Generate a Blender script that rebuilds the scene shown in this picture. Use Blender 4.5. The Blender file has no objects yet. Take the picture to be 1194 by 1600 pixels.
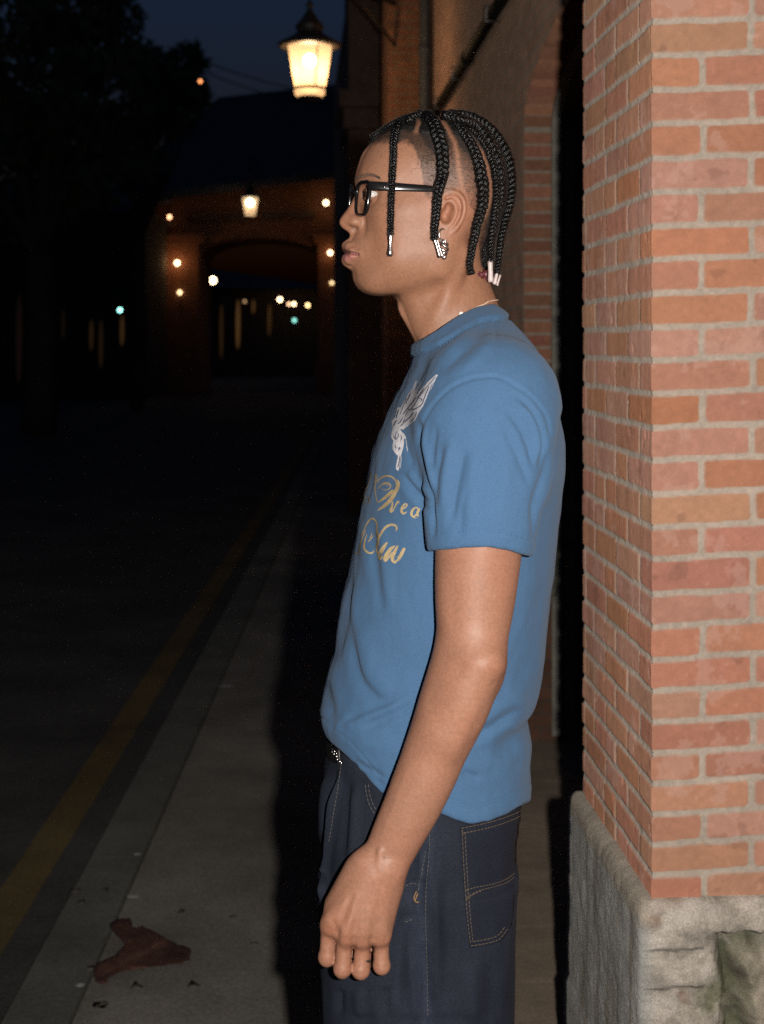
# A night street portrait: young man in profile beside a brick pillar, lit by the camera's flash.
import bpy, bmesh, math, random, os
import numpy as np
from mathutils import Vector, Matrix, noise
from mathutils.bvhtree import BVHTree
from mathutils.geometry import delaunay_2d_cdt

rng = np.random.default_rng(7)
random.seed(7)
SC = bpy.context.scene
COL = SC.collection
H = 1.50            # camera height
F = 2200.0          # focal length in photo pixels (photo is 1194 x 1600)
CX, CY = 597.0, 540.0
D = 1.80            # distance of the man's middle plane
S = F / D

def P(u, v, Y):
    "point of the place at distance Y seen in the photo at (u, v)"
    return Vector(((u - CX) / F * Y, Y, H - (v - CY) / F * Y))

def G(u, v, z=0.0):
    "point of the ground (height z)"
    Y = (H - z) * F / (v - CY)
    return P(u, v, Y)

def proj(V):
    V = np.asarray(V, dtype=np.float64)
    return CX + F * V[..., 0] / V[..., 1], CY - F * (V[..., 2] - H) / V[..., 1]

# ------------------------------------------------------------------ objects
def link(o, parent=None):
    COL.objects.link(o)
    if parent is not None:
        o.parent = parent
    return o

def tag(o, label=None, cat=None, group=None, kind=None):
    if label: o['label'] = label
    if cat: o['category'] = cat
    if group: o['group'] = group
    if kind: o['kind'] = kind
    return o

def empty(name, loc, label, cat, group=None):
    o = bpy.data.objects.new(name, None)
    o.location = loc
    o.empty_display_size = 0.05
    COL.objects.link(o)
    return tag(o, label, cat, group)

def rawmesh(name, verts, faces, mat, parent=None, smooth=True, col=None):
    me = bpy.data.meshes.new(name)
    verts = np.asarray(verts, dtype=np.float32)
    if parent is not None:
        verts = verts - np.array(world_loc(parent), dtype=np.float32)
    if isinstance(faces, np.ndarray):
        n, k = faces.shape
        me.vertices.add(len(verts)); me.vertices.foreach_set('co', verts.ravel())
        me.loops.add(n * k); me.loops.foreach_set('vertex_index', faces.astype(np.int32).ravel())
        me.polygons.add(n)
        me.polygons.foreach_set('loop_start', np.arange(0, n * k, k, dtype=np.int32))
        me.polygons.foreach_set('loop_total', np.full(n, k, dtype=np.int32))
        me.update(calc_edges=True)
    else:
        me.from_pydata([tuple(map(float, v)) for v in verts], [], [tuple(map(int, f)) for f in faces])
    me.validate()
    if smooth:
        me.polygons.foreach_set('use_smooth', np.ones(len(me.polygons), dtype=bool))
    if col is not None:
        a = me.color_attributes.new('Col', 'FLOAT_COLOR', 'POINT')
        c = np.ones((len(verts), 4), dtype=np.float32); c[:, :3] = col
        a.data.foreach_set('color', c.ravel())
    for m in (mat if isinstance(mat, (list, tuple)) else [mat]):
        me.materials.append(m)
    o = bpy.data.objects.new(name, me)
    return link(o, parent)

def world_loc(o):
    v = Vector(o.location)
    while o.parent is not None:
        o = o.parent
        v = v + Vector(o.location)
    return v

class MB:
    "collects boxes, tubes and lathes into one mesh"
    def __init__(self): self.v = []; self.f = []; self.c = []
    def add(self, vs, fs, col=None):
        n = len(self.v)
        self.v += [tuple(map(float, p)) for p in vs]
        self.f += [tuple(int(i) + n for i in f) for f in fs]
        self.c += [col or (1, 1, 1)] * len(vs)
    def box(self, c, sx, sy, sz, ax=None, col=None):
        c = Vector(c)
        ax = ax or (Vector((1, 0, 0)), Vector((0, 1, 0)), Vector((0, 0, 1)))
        vs = [c + ax[0] * (sx * i) + ax[1] * (sy * j) + ax[2] * (sz * k) for i in (-.5, .5) for j in (-.5, .5) for k in (-.5, .5)]
        self.add(vs, [(0, 1, 3, 2), (4, 6, 7, 5), (0, 4, 5, 1), (2, 3, 7, 6), (0, 2, 6, 4), (1, 5, 7, 3)], col)
    def tube(self, pts, r, seg=8, closed=False, cap=True, flat=None, up=None, col=None):
        pts = [Vector(p) for p in pts]; n = len(pts)
        rs = r if isinstance(r, (list, tuple, np.ndarray)) else [r] * n
        vs = []
        prev = None
        for i, p in enumerate(pts):
            a = pts[(i - 1) % n] if (closed or i > 0) else pts[i]
            b = pts[(i + 1) % n] if (closed or i < n - 1) else pts[i]
            t = (b - a).normalized() if (b - a).length > 1e-9 else Vector((0, 0, 1))
            if up is not None:
                ref = Vector(up)
            elif prev is None:
                ref = Vector((0, 0, 1)) if abs(t.z) < .9 else Vector((0, 1, 0))
            else:
                ref = prev
            u = (ref - t * ref.dot(t)).normalized(); w = t.cross(u)
            prev = u
            ri = rs[i]
            ru, rw = (ri if isinstance(ri, (tuple, list)) else (ri, ri))
            for k in range(seg):
                an = 2 * math.pi * k / seg
                vs.append(p + u * (math.cos(an) * ru) + w * (math.sin(an) * rw))
        fs = []
        m = n if closed else n - 1
        for i in range(m):
            for k in range(seg):
                a0 = i * seg + k; a1 = i * seg + (k + 1) % seg
                b0 = ((i + 1) % n) * seg + k; b1 = ((i + 1) % n) * seg + (k + 1) % seg
                fs.append((a0, a1, b1, b0))
        if cap and not closed:
            fs.append(tuple(range(seg - 1, -1, -1)))
            fs.append(tuple((n - 1) * seg + k for k in range(seg)))
        self.add(vs, fs, col)
    def lathe(self, c, prof, seg=16, col=None, cap=True):
        c = Vector(c); vs = []; fs = []
        for (r, z) in prof:
            for k in range(seg):
                an = 2 * math.pi * (k + .5) / seg
                vs.append(c + Vector((r * math.cos(an), r * math.sin(an), z)))
        for i in range(len(prof) - 1):
            for k in range(seg):
                fs.append((i * seg + k, i * seg + (k + 1) % seg, (i + 1) * seg + (k + 1) % seg, (i + 1) * seg + k))
        if cap:
            fs.append(tuple(range(seg - 1, -1, -1))); fs.append(tuple((len(prof) - 1) * seg + k for k in range(seg)))
        self.add(vs, fs, col)
    def ball(self, c, r, seg=12, rings=8, col=None):
        prof = [(math.sin(math.pi * i / rings) * r, -math.cos(math.pi * i / rings) * r) for i in range(rings + 1)]
        prof[0] = (r * .02, -r); prof[-1] = (r * .02, r)
        self.lathe(c, prof, seg, col)
    def build(self, name, mat, parent=None, smooth=True, usecol=False):
        return rawmesh(name, self.v, self.f, mat, parent, smooth, np.array(self.c, dtype=np.float32) if usecol else None)

def catmull(pts, n):
    "resample a polyline (any dimension) smoothly at n points"
    p = np.asarray(pts, dtype=float)
    if len(p) == 2:
        t = np.linspace(0, 1, n)[:, None]
        return p[0] * (1 - t) + p[1] * t
    d = np.r_[0, np.cumsum(np.maximum(1e-9, np.linalg.norm(np.diff(p[:, :min(3, p.shape[1])], axis=0), axis=1)))]
    q = np.vstack([2 * p[0] - p[1], p, 2 * p[-1] - p[-2]])
    tt = np.linspace(0, d[-1], n)
    i = np.clip(np.searchsorted(d, tt, side='right') - 1, 0, len(p) - 2)
    t = ((tt - d[i]) / (d[i + 1] - d[i]))[:, None]
    p0, p1, p2, p3 = q[i], q[i + 1], q[i + 2], q[i + 3]
    return .5 * (2 * p1 + (p2 - p0) * t + (2 * p0 - 5 * p1 + 4 * p2 - p3) * t ** 2 + (3 * p1 - p0 - 3 * p2 + p3) * t ** 3)

# ------------------------------------------------------------------ implicit modelling
class Field:
    def __init__(self, lo, hi, h):
        self.lo = np.array(lo, dtype=np.float32); self.h = np.float32(h)
        self.n = np.ceil((np.array(hi) - np.array(lo)) / h).astype(int) + 1
        ax = [self.lo[i] + self.h * np.arange(self.n[i], dtype=np.float32) for i in range(3)]
        self.ax = ax
        self.X = ax[0][:, None, None]; self.Y = ax[1][None, :, None]; self.Z = ax[2][None, None, :]
        self.F = np.full(self.n, 1e3, dtype=np.float32)
    def sl(self, lo, hi):
        s = []
        for i in range(3):
            a = int(np.clip(np.floor((lo[i] - self.lo[i]) / self.h), 0, self.n[i] - 1))
            b = int(np.clip(np.ceil((hi[i] - self.lo[i]) / self.h) + 1, a + 1, self.n[i]))
            s.append(slice(a, b))
        return tuple(s)
    def grids(self, s):
        return self.ax[0][s[0]][:, None, None], self.ax[1][s[1]][None, :, None], self.ax[2][s[2]][None, None, :]
    def apply(self, fn, lo, hi, k, op='u', pad=0.0):
        m = max(3 * self.h, k * 1.6) + pad
        s = self.sl(np.array(lo) - m, np.array(hi) + m)
        d = fn(*self.grids(s)).astype(np.float32)
        A = self.F[s]
        if op == 'u': self.F[s] = smin(A, d, k)
        elif op == 's': self.F[s] = -smin(-A, d, k)
        elif op == 'i': self.F[s] = -smin(-A, -d, k)
    def ell(self, c, r, k=.0, op='u', rot=None):
        c = np.asarray(c, float); r = np.asarray(r, float); R = float(max(r))
        Rm = None if rot is None else np.array(rot.transposed()) if isinstance(rot, Matrix) else rot
        def fn(x, y, z):
            x = x - c[0]; y = y - c[1]; z = z - c[2]
            if Rm is not None:
                x, y, z = (Rm[0][0] * x + Rm[0][1] * y + Rm[0][2] * z, Rm[1][0] * x + Rm[1][1] * y + Rm[1][2] * z, Rm[2][0] * x + Rm[2][1] * y + Rm[2][2] * z)
            k0 = np.sqrt((x / r[0]) ** 2 + (y / r[1]) ** 2 + (z / r[2]) ** 2)
            k1 = np.sqrt((x / r[0] ** 2) ** 2 + (y / r[1] ** 2) ** 2 + (z / r[2] ** 2) ** 2) + 1e-9
            return k0 * (k0 - 1) / k1
        bb = R if rot is not None else r
        self.apply(fn, c - bb, c + bb, k, op)
    def cap(self, a, b, ra, rb=None, k=0., op='u', flat=None):
        "capsule with a radius at each end; flat=(ya, yb) gives another radius along y"
        a = np.asarray(a, float); b = np.asarray(b, float); rb = ra if rb is None else rb
        ba = b - a; L2 = float(ba @ ba) + 1e-12
        def fn(x, y, z):
            px, py, pz = x - a[0], y - a[1], z - a[2]
            t = np.clip((px * ba[0] + py * ba[1] + pz * ba[2]) / L2, 0, 1)
            dx, dy, dz = px - t * ba[0], py - t * ba[1], pz - t * ba[2]
            r = ra + (rb - ra) * t
            if flat is not None:
                fy = flat[0] + (flat[1] - flat[0]) * t
                return (np.sqrt(dx * dx + dz * dz + (dy * r / fy) ** 2) - r) * np.minimum(1.0, fy / r)
            return np.sqrt(dx * dx + dy * dy + dz * dz) - r
        R = max(ra, rb) if flat is None else max(ra, rb, *flat)
        self.apply(fn, np.minimum(a, b) - R, np.maximum(a, b) + R, k, op)
    def chain(self, pts, rs, k=0., op='u'):
        for i in range(len(pts) - 1):
            self.cap(pts[i], pts[i + 1], rs[i], rs[i + 1], k, op)
    def sample(self, p):
        q = (p - self.lo) / self.h
        q = np.clip(q, 0, self.n - 1.001)
        i = q.astype(int); f = (q - i).astype(np.float32)
        x, y, z = i.T; fx, fy, fz = f.T
        A = self.F
        c00 = A[x, y, z] * (1 - fx) + A[x + 1, y, z] * fx
        c10 = A[x, y + 1, z] * (1 - fx) + A[x + 1, y + 1, z] * fx
        c01 = A[x, y, z + 1] * (1 - fx) + A[x + 1, y, z + 1] * fx
        c11 = A[x, y + 1, z + 1] * (1 - fx) + A[x + 1, y + 1, z + 1] * fx
        return (c00 * (1 - fy) + c10 * fy) * (1 - fz) + (c01 * (1 - fy) + c11 * fy) * fz
    def grad(self, p):
        g = np.zeros_like(p); e = self.h * .75
        for a in range(3):
            o = np.zeros(3, dtype=np.float32); o[a] = e
            g[:, a] = (self.sample(p + o) - self.sample(p - o)) / (2 * e)
        return g
    def blur(self, it=1):
        self.F = np.minimum(self.F, 3 * self.h)
        for _ in range(it):
            for a in range(3):
                A = self.F
                B = A.copy()
                s0 = [slice(None)] * 3; s1 = [slice(None)] * 3; s2 = [slice(None)] * 3
                s0[a] = slice(0, -2); s1[a] = slice(1, -1); s2[a] = slice(2, None)
                B[tuple(s1)] = .25 * A[tuple(s0)] + .5 * A[tuple(s1)] + .25 * A[tuple(s2)]
                self.F = B
    def mesh(self, newton=3):
        A = self.F; Sg = A < 0
        cnt = np.zeros(np.array(A.shape) - 1, dtype=np.int8)
        for i in (0, 1):
            for j in (0, 1):
                for k in (0, 1):
                    cnt += Sg[i:A.shape[0] - 1 + i, j:A.shape[1] - 1 + j, k:A.shape[2] - 1 + k]
        act = (cnt > 0) & (cnt < 8)
        cells = np.argwhere(act)
        idx = np.full(act.shape, -1, dtype=np.int32); idx[act] = np.arange(len(cells))
        pos = np.zeros((len(cells), 3), dtype=np.float32); c = np.zeros(len(cells), dtype=np.float32)
        co = [(i, j, k) for i in (0, 1) for j in (0, 1) for k in (0, 1)]
        for a in co:
            for ax in range(3):
                if a[ax]: continue
                b = list(a); b[ax] = 1
                fa = A[tuple((cells + a).T)]; fb = A[tuple((cells + b).T)]
                m = (fa < 0) != (fb < 0)
                t = fa[m] / (fa[m] - fb[m])
                p = np.tile(np.array(a, dtype=np.float32), (m.sum(), 1)); p[:, ax] += t
                pos[m] += p; c[m] += 1
        pos = (cells + pos / c[:, None]) * self.h + self.lo
        quads = []
        for ax in range(3):
            s0 = [slice(None)] * 3; s1 = [slice(None)] * 3
            s0[ax] = slice(0, -1); s1[ax] = slice(1, None)
            a0 = Sg[tuple(s0)]; a1 = Sg[tuple(s1)]
            e = np.argwhere(a0 != a1)
            o1, o2 = (ax + 1) % 3, (ax + 2) % 3
            ok = (e[:, o1] > 0) & (e[:, o2] > 0) & (e[:, o1] < A.shape[o1] - 1) & (e[:, o2] < A.shape[o2] - 1)
            e = e[ok]
            if not len(e): continue
            inside = a0[tuple(e.T)]
            q = []
            for (d1, d2) in ((-1, -1), (0, -1), (0, 0), (-1, 0)):
                cc = e.copy(); cc[:, o1] += d1; cc[:, o2] += d2
                q.append(idx[tuple(cc.T)])
            q = np.stack(q, 1)
            q[~inside] = q[~inside][:, ::-1]
            quads.append(q)
        quads = np.vstack(quads)
        quads = quads[(quads >= 0).all(1)]
        for _ in range(newton):
            d = self.sample(pos); g = self.grad(pos)
            g2 = (g * g).sum(1) + 1e-6
            st = -(d / g2)[:, None] * g
            l = np.linalg.norm(st, axis=1) + 1e-9
            pos = pos + st * np.minimum(1, .4 * self.h / l)[:, None]
        return pos, quads

def smin(a, b, k):
    if not isinstance(k, np.ndarray) and k <= 1e-9:
        return np.minimum(a, b)
    h = np.maximum(k - np.abs(a - b), 0) / k
    return np.minimum(a, b) - h * h * k * .25

def vnormals(V, Q):
    n = np.zeros_like(V)
    fn = np.cross(V[Q[:, 2]] - V[Q[:, 0]], V[Q[:, 3 % Q.shape[1]]] - V[Q[:, 1]]) if Q.shape[1] == 4 else np.cross(V[Q[:, 1]] - V[Q[:, 0]], V[Q[:, 2]] - V[Q[:, 0]])
    for k in range(Q.shape[1]):
        np.add.at(n, Q[:, k], fn)
    return n / (np.linalg.norm(n, axis=1, keepdims=True) + 1e-12)

def relax(V, Q, it=2, lam=.5):
    for _ in range(it):
        acc = np.zeros_like(V); c = np.zeros(len(V), dtype=np.float32)
        k = Q.shape[1]
        for i in range(k):
            a, b = Q[:, i], Q[:, (i + 1) % k]
            np.add.at(acc, a, V[b]); np.add.at(acc, b, V[a])
            np.add.at(c, a, 1); np.add.at(c, b, 1)
        V = V + lam * (acc / np.maximum(c, 1)[:, None] - V)
    return V

def seg_dist(U, W, poly):
    "distance of points to a polyline, place along it 0..1 and the side (+ right of travel)"
    poly = np.asarray(poly, float)
    best = np.full(U.shape, 1e9); along = np.zeros(U.shape); side = np.zeros(U.shape)
    L = np.r_[0, np.cumsum(np.hypot(*np.diff(poly, axis=0).T))]
    for i in range(len(poly) - 1):
        a, b = poly[i], poly[i + 1]
        d = b - a; l2 = d @ d + 1e-12
        t = np.clip(((U - a[0]) * d[0] + (W - a[1]) * d[1]) / l2, 0, 1)
        dx, dy = U - a[0] - t * d[0], W - a[1] - t * d[1]
        q = np.hypot(dx, dy)
        m = q < best
        best[m] = q[m]; along[m] = ((L[i] + t * math.sqrt(l2)) / L[-1])[m]
        side[m] = np.sign(d[0] * dy - d[1] * dx)[m]
    return best, along, side

def nz(V, s, oct=3, seed=0.0):
    "smooth noise at many points (numpy lattice noise)"
    V = np.asarray(V, dtype=np.float64) * s + seed * 17.3
    out = np.zeros(V.shape[:-1]); amp = 1.0; tot = 0
    for o in range(oct):
        p = V * (2 ** o) + o * 31.7
        i = np.floor(p).astype(np.int64); f = p - i; f = f * f * (3 - 2 * f)
        acc = 0
        for dx in (0, 1):
            for dy in (0, 1):
                for dz in (0, 1):
                    h = (i[..., 0] + dx) * 374761393 + (i[..., 1] + dy) * 668265263 + (i[..., 2] + dz) * 2147483647
                    h = (h ^ (h >> 13)) * 1274126177
                    h = ((h ^ (h >> 16)) & 0xffff) / 65535.0
                    wx = f[..., 0] if dx else 1 - f[..., 0]
                    wy = f[..., 1] if dy else 1 - f[..., 1]
                    wz = f[..., 2] if dz else 1 - f[..., 2]
                    acc = acc + h * wx * wy * wz
        out += amp * (acc * 2 - 1); tot += amp; amp *= .5
    return out / tot

# ------------------------------------------------------------------ materials
def mat(name):
    m = bpy.data.materials.new(name); m.use_nodes = True
    nt = m.node_tree
    return m, nt, nt.nodes['Principled BSDF']

def node(nt, typ, **kw):
    n = nt.nodes.new(typ)
    for k, v in kw.items():
        if k in n.inputs: n.inputs[k].default_value = v
        else: setattr(n, k, v)
    return n

def simple(name, col, rough=.6, metal=0., spec=.5, noise_amt=0., scale=40., bump=0., bscale=200., bdist=.001, diffr=0., coat=0.):
    m, nt, b = mat(name)
    b.inputs['Base Color'].default_value = (*col, 1); b.inputs['Roughness'].default_value = rough
    b.inputs['Metallic'].default_value = metal; b.inputs['Specular IOR Level'].default_value = spec
    b.inputs['Diffuse Roughness'].default_value = diffr
    b.inputs['Coat Weight'].default_value = coat
    tc = node(nt, 'ShaderNodeTexCoord')
    if noise_amt:
        n = node(nt, 'ShaderNodeTexNoise', Scale=scale, Detail=6.0, Roughness=.65)
        nt.links.new(tc.outputs['Object'], n.inputs['Vector'])
        mx = node(nt, 'ShaderNodeMix', data_type='RGBA', blend_type='MIX')
        lo = tuple(max(0, c * (1 - noise_amt)) for c in col); hi = tuple(min(1, c * (1 + noise_amt)) for c in col)
        mx.inputs['A'].default_value = (*lo, 1) if False else mx.inputs['A'].default_value
        ra = node(nt, 'ShaderNodeValToRGB')
        ra.color_ramp.elements[0].position = .3; ra.color_ramp.elements[1].position = .7
        ra.color_ramp.elements[0].color = (*lo, 1); ra.color_ramp.elements[1].color = (*hi, 1)
        nt.nodes.remove(mx)
        nt.links.new(n.outputs['Fac'], ra.inputs['Fac']); nt.links.new(ra.outputs['Color'], b.inputs['Base Color'])
    if bump:
        n2 = node(nt, 'ShaderNodeTexNoise', Scale=bscale, Detail=5.0, Roughness=.6)
        nt.links.new(tc.outputs['Object'], n2.inputs['Vector'])
        bp = node(nt, 'ShaderNodeBump', Strength=bump, Distance=bdist)
        nt.links.new(n2.outputs['Fac'], bp.inputs['Height']); nt.links.new(bp.outputs['Normal'], b.inputs['Normal'])
    return m

def colmat(name, rough=.6, spec=.4, amt=.12, scale=60., bump=.3, bscale=300., bdist=.001, diffr=0., sss=0., detail=6.):
    "material whose colour is the mesh's own Col attribute, mottled"
    m, nt, b = mat(name)
    at = node(nt, 'ShaderNodeAttribute'); at.attribute_name = 'Col'
    tc = node(nt, 'ShaderNodeTexCoord')
    n = node(nt, 'ShaderNodeTexNoise', Scale=scale, Detail=detail, Roughness=.65)
    nt.links.new(tc.outputs['Object'], n.inputs['Vector'])
    mr = node(nt, 'ShaderNodeMapRange'); mr.inputs['From Min'].default_value = .25; mr.inputs['From Max'].default_value = .75
    mr.inputs['To Min'].default_value = 1 - amt; mr.inputs['To Max'].default_value = 1 + amt
    nt.links.new(n.outputs['Fac'], mr.inputs['Value'])
    vm = node(nt, 'ShaderNodeVectorMath', operation='SCALE')
    nt.links.new(at.outputs['Color'], vm.inputs[0]); nt.links.new(mr.outputs['Result'], vm.inputs['Scale'])
    nt.links.new(vm.outputs['Vector'], b.inputs['Base Color'])
    b.inputs['Roughness'].default_value = rough; b.inputs['Specular IOR Level'].default_value = spec
    b.inputs['Diffuse Roughness'].default_value = diffr
    if sss:
        b.inputs['Subsurface Weight'].default_value = sss
        b.inputs['Subsurface Radius'].default_value = (1.0, .35, .2)
        b.inputs['Subsurface Scale'].default_value = .004
    if bump:
        n2 = node(nt, 'ShaderNodeTexNoise', Scale=bscale, Detail=4.0, Roughness=.6)
        nt.links.new(tc.outputs['Object'], n2.inputs['Vector'])
        bp = node(nt, 'ShaderNodeBump', Strength=bump, Distance=bdist)
        nt.links.new(n2.outputs['Fac'], bp.inputs['Height']); nt.links.new(bp.outputs['Normal'], b.inputs['Normal'])
    return m

def emit(name, col, strength):
    m, nt, b = mat(name)
    b.inputs['Base Color'].default_value = (*[c * .3 for c in col], 1)
    b.inputs['Emission Color'].default_value = (*col, 1); b.inputs['Emission Strength'].default_value = strength
    return m
# ================================================================== camera, flash, sky
cam = bpy.data.cameras.new('camera')
cam.sensor_fit = 'VERTICAL'; cam.sensor_height = 36.0; cam.sensor_width = 36.0 * 1194 / 1600
cam.lens = F * 36.0 / 1600
cam.shift_y = -(800 - CY) / 1600.0
cam.clip_start = .02; cam.clip_end = 2000
cam.dof.use_dof = True; cam.dof.focus_distance = 1.76; cam.dof.aperture_fstop = 7.0
camo = bpy.data.objects.new('camera', cam); camo.location = (0, 0, H); camo.rotation_euler = (math.radians(90), 0, 0)
COL.objects.link(camo); SC.camera = camo

fl = bpy.data.lights.new('camera_flash', 'SPOT')
fl.energy = 228; fl.color = (1.0, .955, .89); fl.spot_size = math.radians(95); fl.spot_blend = .8; fl.shadow_soft_size = .014
flo = bpy.data.objects.new('camera_flash', fl); flo.location = (.10, -.03, H + .035)
flo.rotation_euler = (math.radians(88), 0, math.radians(-3)); COL.objects.link(flo)

w = bpy.data.worlds.new('World'); SC.world = w; w.use_nodes = True
nt = w.node_tree
bg = nt.nodes['Background']
sky = nt.nodes.new('ShaderNodeTexSky'); sky.sky_type = 'NISHITA'; sky.sun_disc = False
sky.sun_elevation = math.radians(-1.0); sky.sun_rotation = math.radians(160); sky.ozone_density = 3.0; sky.dust_density = 3.0
nt.links.new(sky.outputs['Color'], bg.inputs['Color']); bg.inputs['Strength'].default_value = 0.12

SC.view_settings.view_transform = 'Standard'; SC.view_settings.look = 'None'
SC.view_settings.exposure = 0.0; SC.view_settings.gamma = 1.0
SC.render.engine = 'CYCLES'
SC.cycles.use_denoising = False
SC.cycles.max_bounces = 6; SC.cycles.diffuse_bounces = 3; SC.cycles.glossy_bounces = 3
SC.cycles.transparent_max_bounces = 12; SC.cycles.caustics_reflective = False; SC.cycles.caustics_refractive = False
SC.cycles.sample_clamp_indirect = 1.2

# ================================================================== ground
def ground_mat(name, base, speck, crack=.5, rough=.85):
    m, nt, b = mat(name)
    tc = node(nt, 'ShaderNodeTexCoord')
    n1 = node(nt, 'ShaderNodeTexNoise', Scale=1.3, Detail=8.0, Roughness=.7)
    n2 = node(nt, 'ShaderNodeTexNoise', Scale=140.0, Detail=3.0, Roughness=.7)
    n3 = node(nt, 'ShaderNodeTexVoronoi', Scale=60.0)
    for n in (n1, n2, n3): nt.links.new(tc.outputs['Object'], n.inputs['Vector'])
    r1 = node(nt, 'ShaderNodeValToRGB')
    r1.color_ramp.elements[0].position = .32; r1.color_ramp.elements[1].position = .72
    r1.color_ramp.elements[0].color = (*[c * .5 for c in base], 1); r1.color_ramp.elements[1].color = (*[c * 1.25 for c in base], 1)
    r2 = node(nt, 'ShaderNodeMapRange'); r2.inputs['From Min'].default_value = .3; r2.inputs['From Max'].default_value = .75
    r2.inputs['To Min'].default_value = 1 - speck; r2.inputs['To Max'].default_value = 1 + speck
    nt.links.new(n1.outputs['Fac'], r1.inputs['Fac']); nt.links.new(n2.outputs['Fac'], r2.inputs['Value'])
    vm = node(nt, 'ShaderNodeVectorMath', operation='SCALE')
    nt.links.new(r1.outputs['Color'], vm.inputs[0]); nt.links.new(r2.outputs['Result'], vm.inputs['Scale'])
    nt.links.new(vm.outputs['Vector'], b.inputs['Base Color'])
    b.inputs['Roughness'].default_value = rough; b.inputs['Specular IOR Level'].default_value = .3; b.inputs['Diffuse Roughness'].default_value = .6
    bp = node(nt, 'ShaderNodeBump', Strength=crack, Distance=.004)
    ad = node(nt, 'ShaderNodeMath', operation='ADD')
    nt.links.new(n2.outputs['Fac'], ad.inputs[0]); nt.links.new(n3.outputs['Distance'], ad.inputs[1])
    nt.links.new(ad.outputs[0], bp.inputs['Height']); nt.links.new(bp.outputs['Normal'], b.inputs['Normal'])
    return m

M_conc = ground_mat('concrete_paving', (.155, .142, .122), .36)
M_kerb = ground_mat('kerb_concrete', (.105, .105, .092), .36)
M_asph = ground_mat('asphalt', (.055, .053, .05), .35, .8)
M_yel = ground_mat('worn_yellow_paint', (.105, .074, .030), .4)
M_tile = ground_mat('threshold_paving', (.245, .190, .140), .3)

# street direction on the ground runs towards photo column 576
GD = Vector(((576 - CX) / F, 1, 0)).normalized(); GN = Vector((GD.y, -GD.x, 0))
def gx(X0, d):  # point on a street line through (X0, depth 3.5)
    return X0 + GD.x / GD.y * (d - 3.5)
XK0, XK1 = -.860, -.694       # kerb strip: road side, pavement side (at depth 3.5)

def strip(name, x0, x1, z, m, y0=-6, y1=140, n=1, kind='structure', thick=None):
    vs = []; fs = []
    ys = np.linspace(y0, y1, n + 1)
    for y in ys:
        vs += [(gx(x0, y), y, z), (gx(x1, y), y, z)]
    for i in range(n): fs.append((2 * i, 2 * i + 1, 2 * i + 3, 2 * i + 2))
    if thick:
        k = len(vs)
        for y in ys: vs += [(gx(x0, y), y, z - thick), (gx(x1, y), y, z - thick)]
        for i in range(n):
            fs.append((k + 2 * i, 2 * i, 2 * i + 2, k + 2 * i + 2)); fs.append((2 * i + 1, k + 2 * i + 1, k + 2 * i + 3, 2 * i + 3))
        fs.append((k, k + 1, 1, 0))
    o = rawmesh(name, vs, fs, m, smooth=False)
    return tag(o, kind=kind)

strip('ground', -200, 200, -.16, M_asph, -60, 900)
tag(bpy.data.objects['ground'], 'dark ground reaching to the horizon under the night street')
o = strip('road', -14, XK0, -.03, M_asph, n=40, thick=.05); tag(o, 'dark asphalt road left of the pavement')
o = strip('yellow_line', -1.068, -.955, -.026, M_yel, 0, 60, n=30); tag(o, 'worn yellow line painted along the road edge')
# pavement slabs: with narrow joints as real gaps
def slabs(name, x0, x1, m, label, cuts, gap=.006, z=0.0):
    b = MB()
    for a, c in zip(cuts[:-1], cuts[1:]):
        ya, yb = a + gap / 2, c - gap / 2
        p = [(gx(x0, ya), ya), (gx(x1, ya), ya), (gx(x1, yb), yb), (gx(x0, yb), yb)]
        dz = random.uniform(-.002, .002)
        vs = [(x, y, z + dz) for x, y in p] + [(x, y, z - .14) for x, y in p]
        b.add(vs, [(0, 1, 2, 3), (0, 4, 5, 1), (1, 5, 6, 2), (2, 6, 7, 3), (3, 7, 4, 0)])
    o = b.build(name, m, smooth=False)
    return tag(o, label, kind='structure')
slabs('kerb', XK0 + .012, XK1 - .006, M_kerb, 'grey kerb stones between road and pavement', [-3, -1.2, .6, 2.4, 4.13, 5.9, 7.7, 9.5, 11.3, 13.1, 15, 18, 21, 25, 30, 40, 60])
slabs('pavement', XK1 + .005, .205, M_conc, 'cast concrete pavement along the brick building', [-3, 0.2, 6.2, 9.3, 12.4, 15.5, 19, 23, 28, 34, 42, 60])
slabs('threshold', .212, 3.0, M_tile, 'paving stones in front of the arched opening', [-3, 0, 2.6, 3.05, 3.32, 3.64, 3.98, 4.4, 4.85, 5.35, 8, 12, 20, 40, 60], gap=.01)

# ================================================================== brick pillar (foreground right)
K = Vector((.413, 2.16, 0))
d1 = Vector((-.0645, 1, 0)).normalized(); d2 = Vector((d1.y, -d1.x, 0))
LP, WP = .515, .50
vlist = [33, 86.3, 140.6, 194, 247, 300.5, 353.5, 405.5, 459.5, 512, 563.5, 616, 669, 720.5, 774, 825, 874.5, 929.5, 979.5, 1031, 1081, 1129.5, 1179, 1226, 1274, 1321.5, 1369.5]
types = 'SHSHSHSHSHSHSHSHSSHSHSHSHSH'   # course under each bed joint, from the top one down
zz = [H - (v - CY) / F * 2.16 for v in vlist]
zb = [zz[0] + .0523 * i for i in range(18, 0, -1)] + zz + [zz[-1] - .0505]
tp = ['SH'[(i + 1) % 2] for i in range(18, 0, -1)] + list(types) + ['S']
zb = np.array(zb); ZL = .652

pillar = empty('brick_pillar', (K.x + d2.x * .2, K.y + .3, 0), 'red brick pillar with pale mortar on a rough stone plinth, right of the man', 'pillar')

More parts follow.
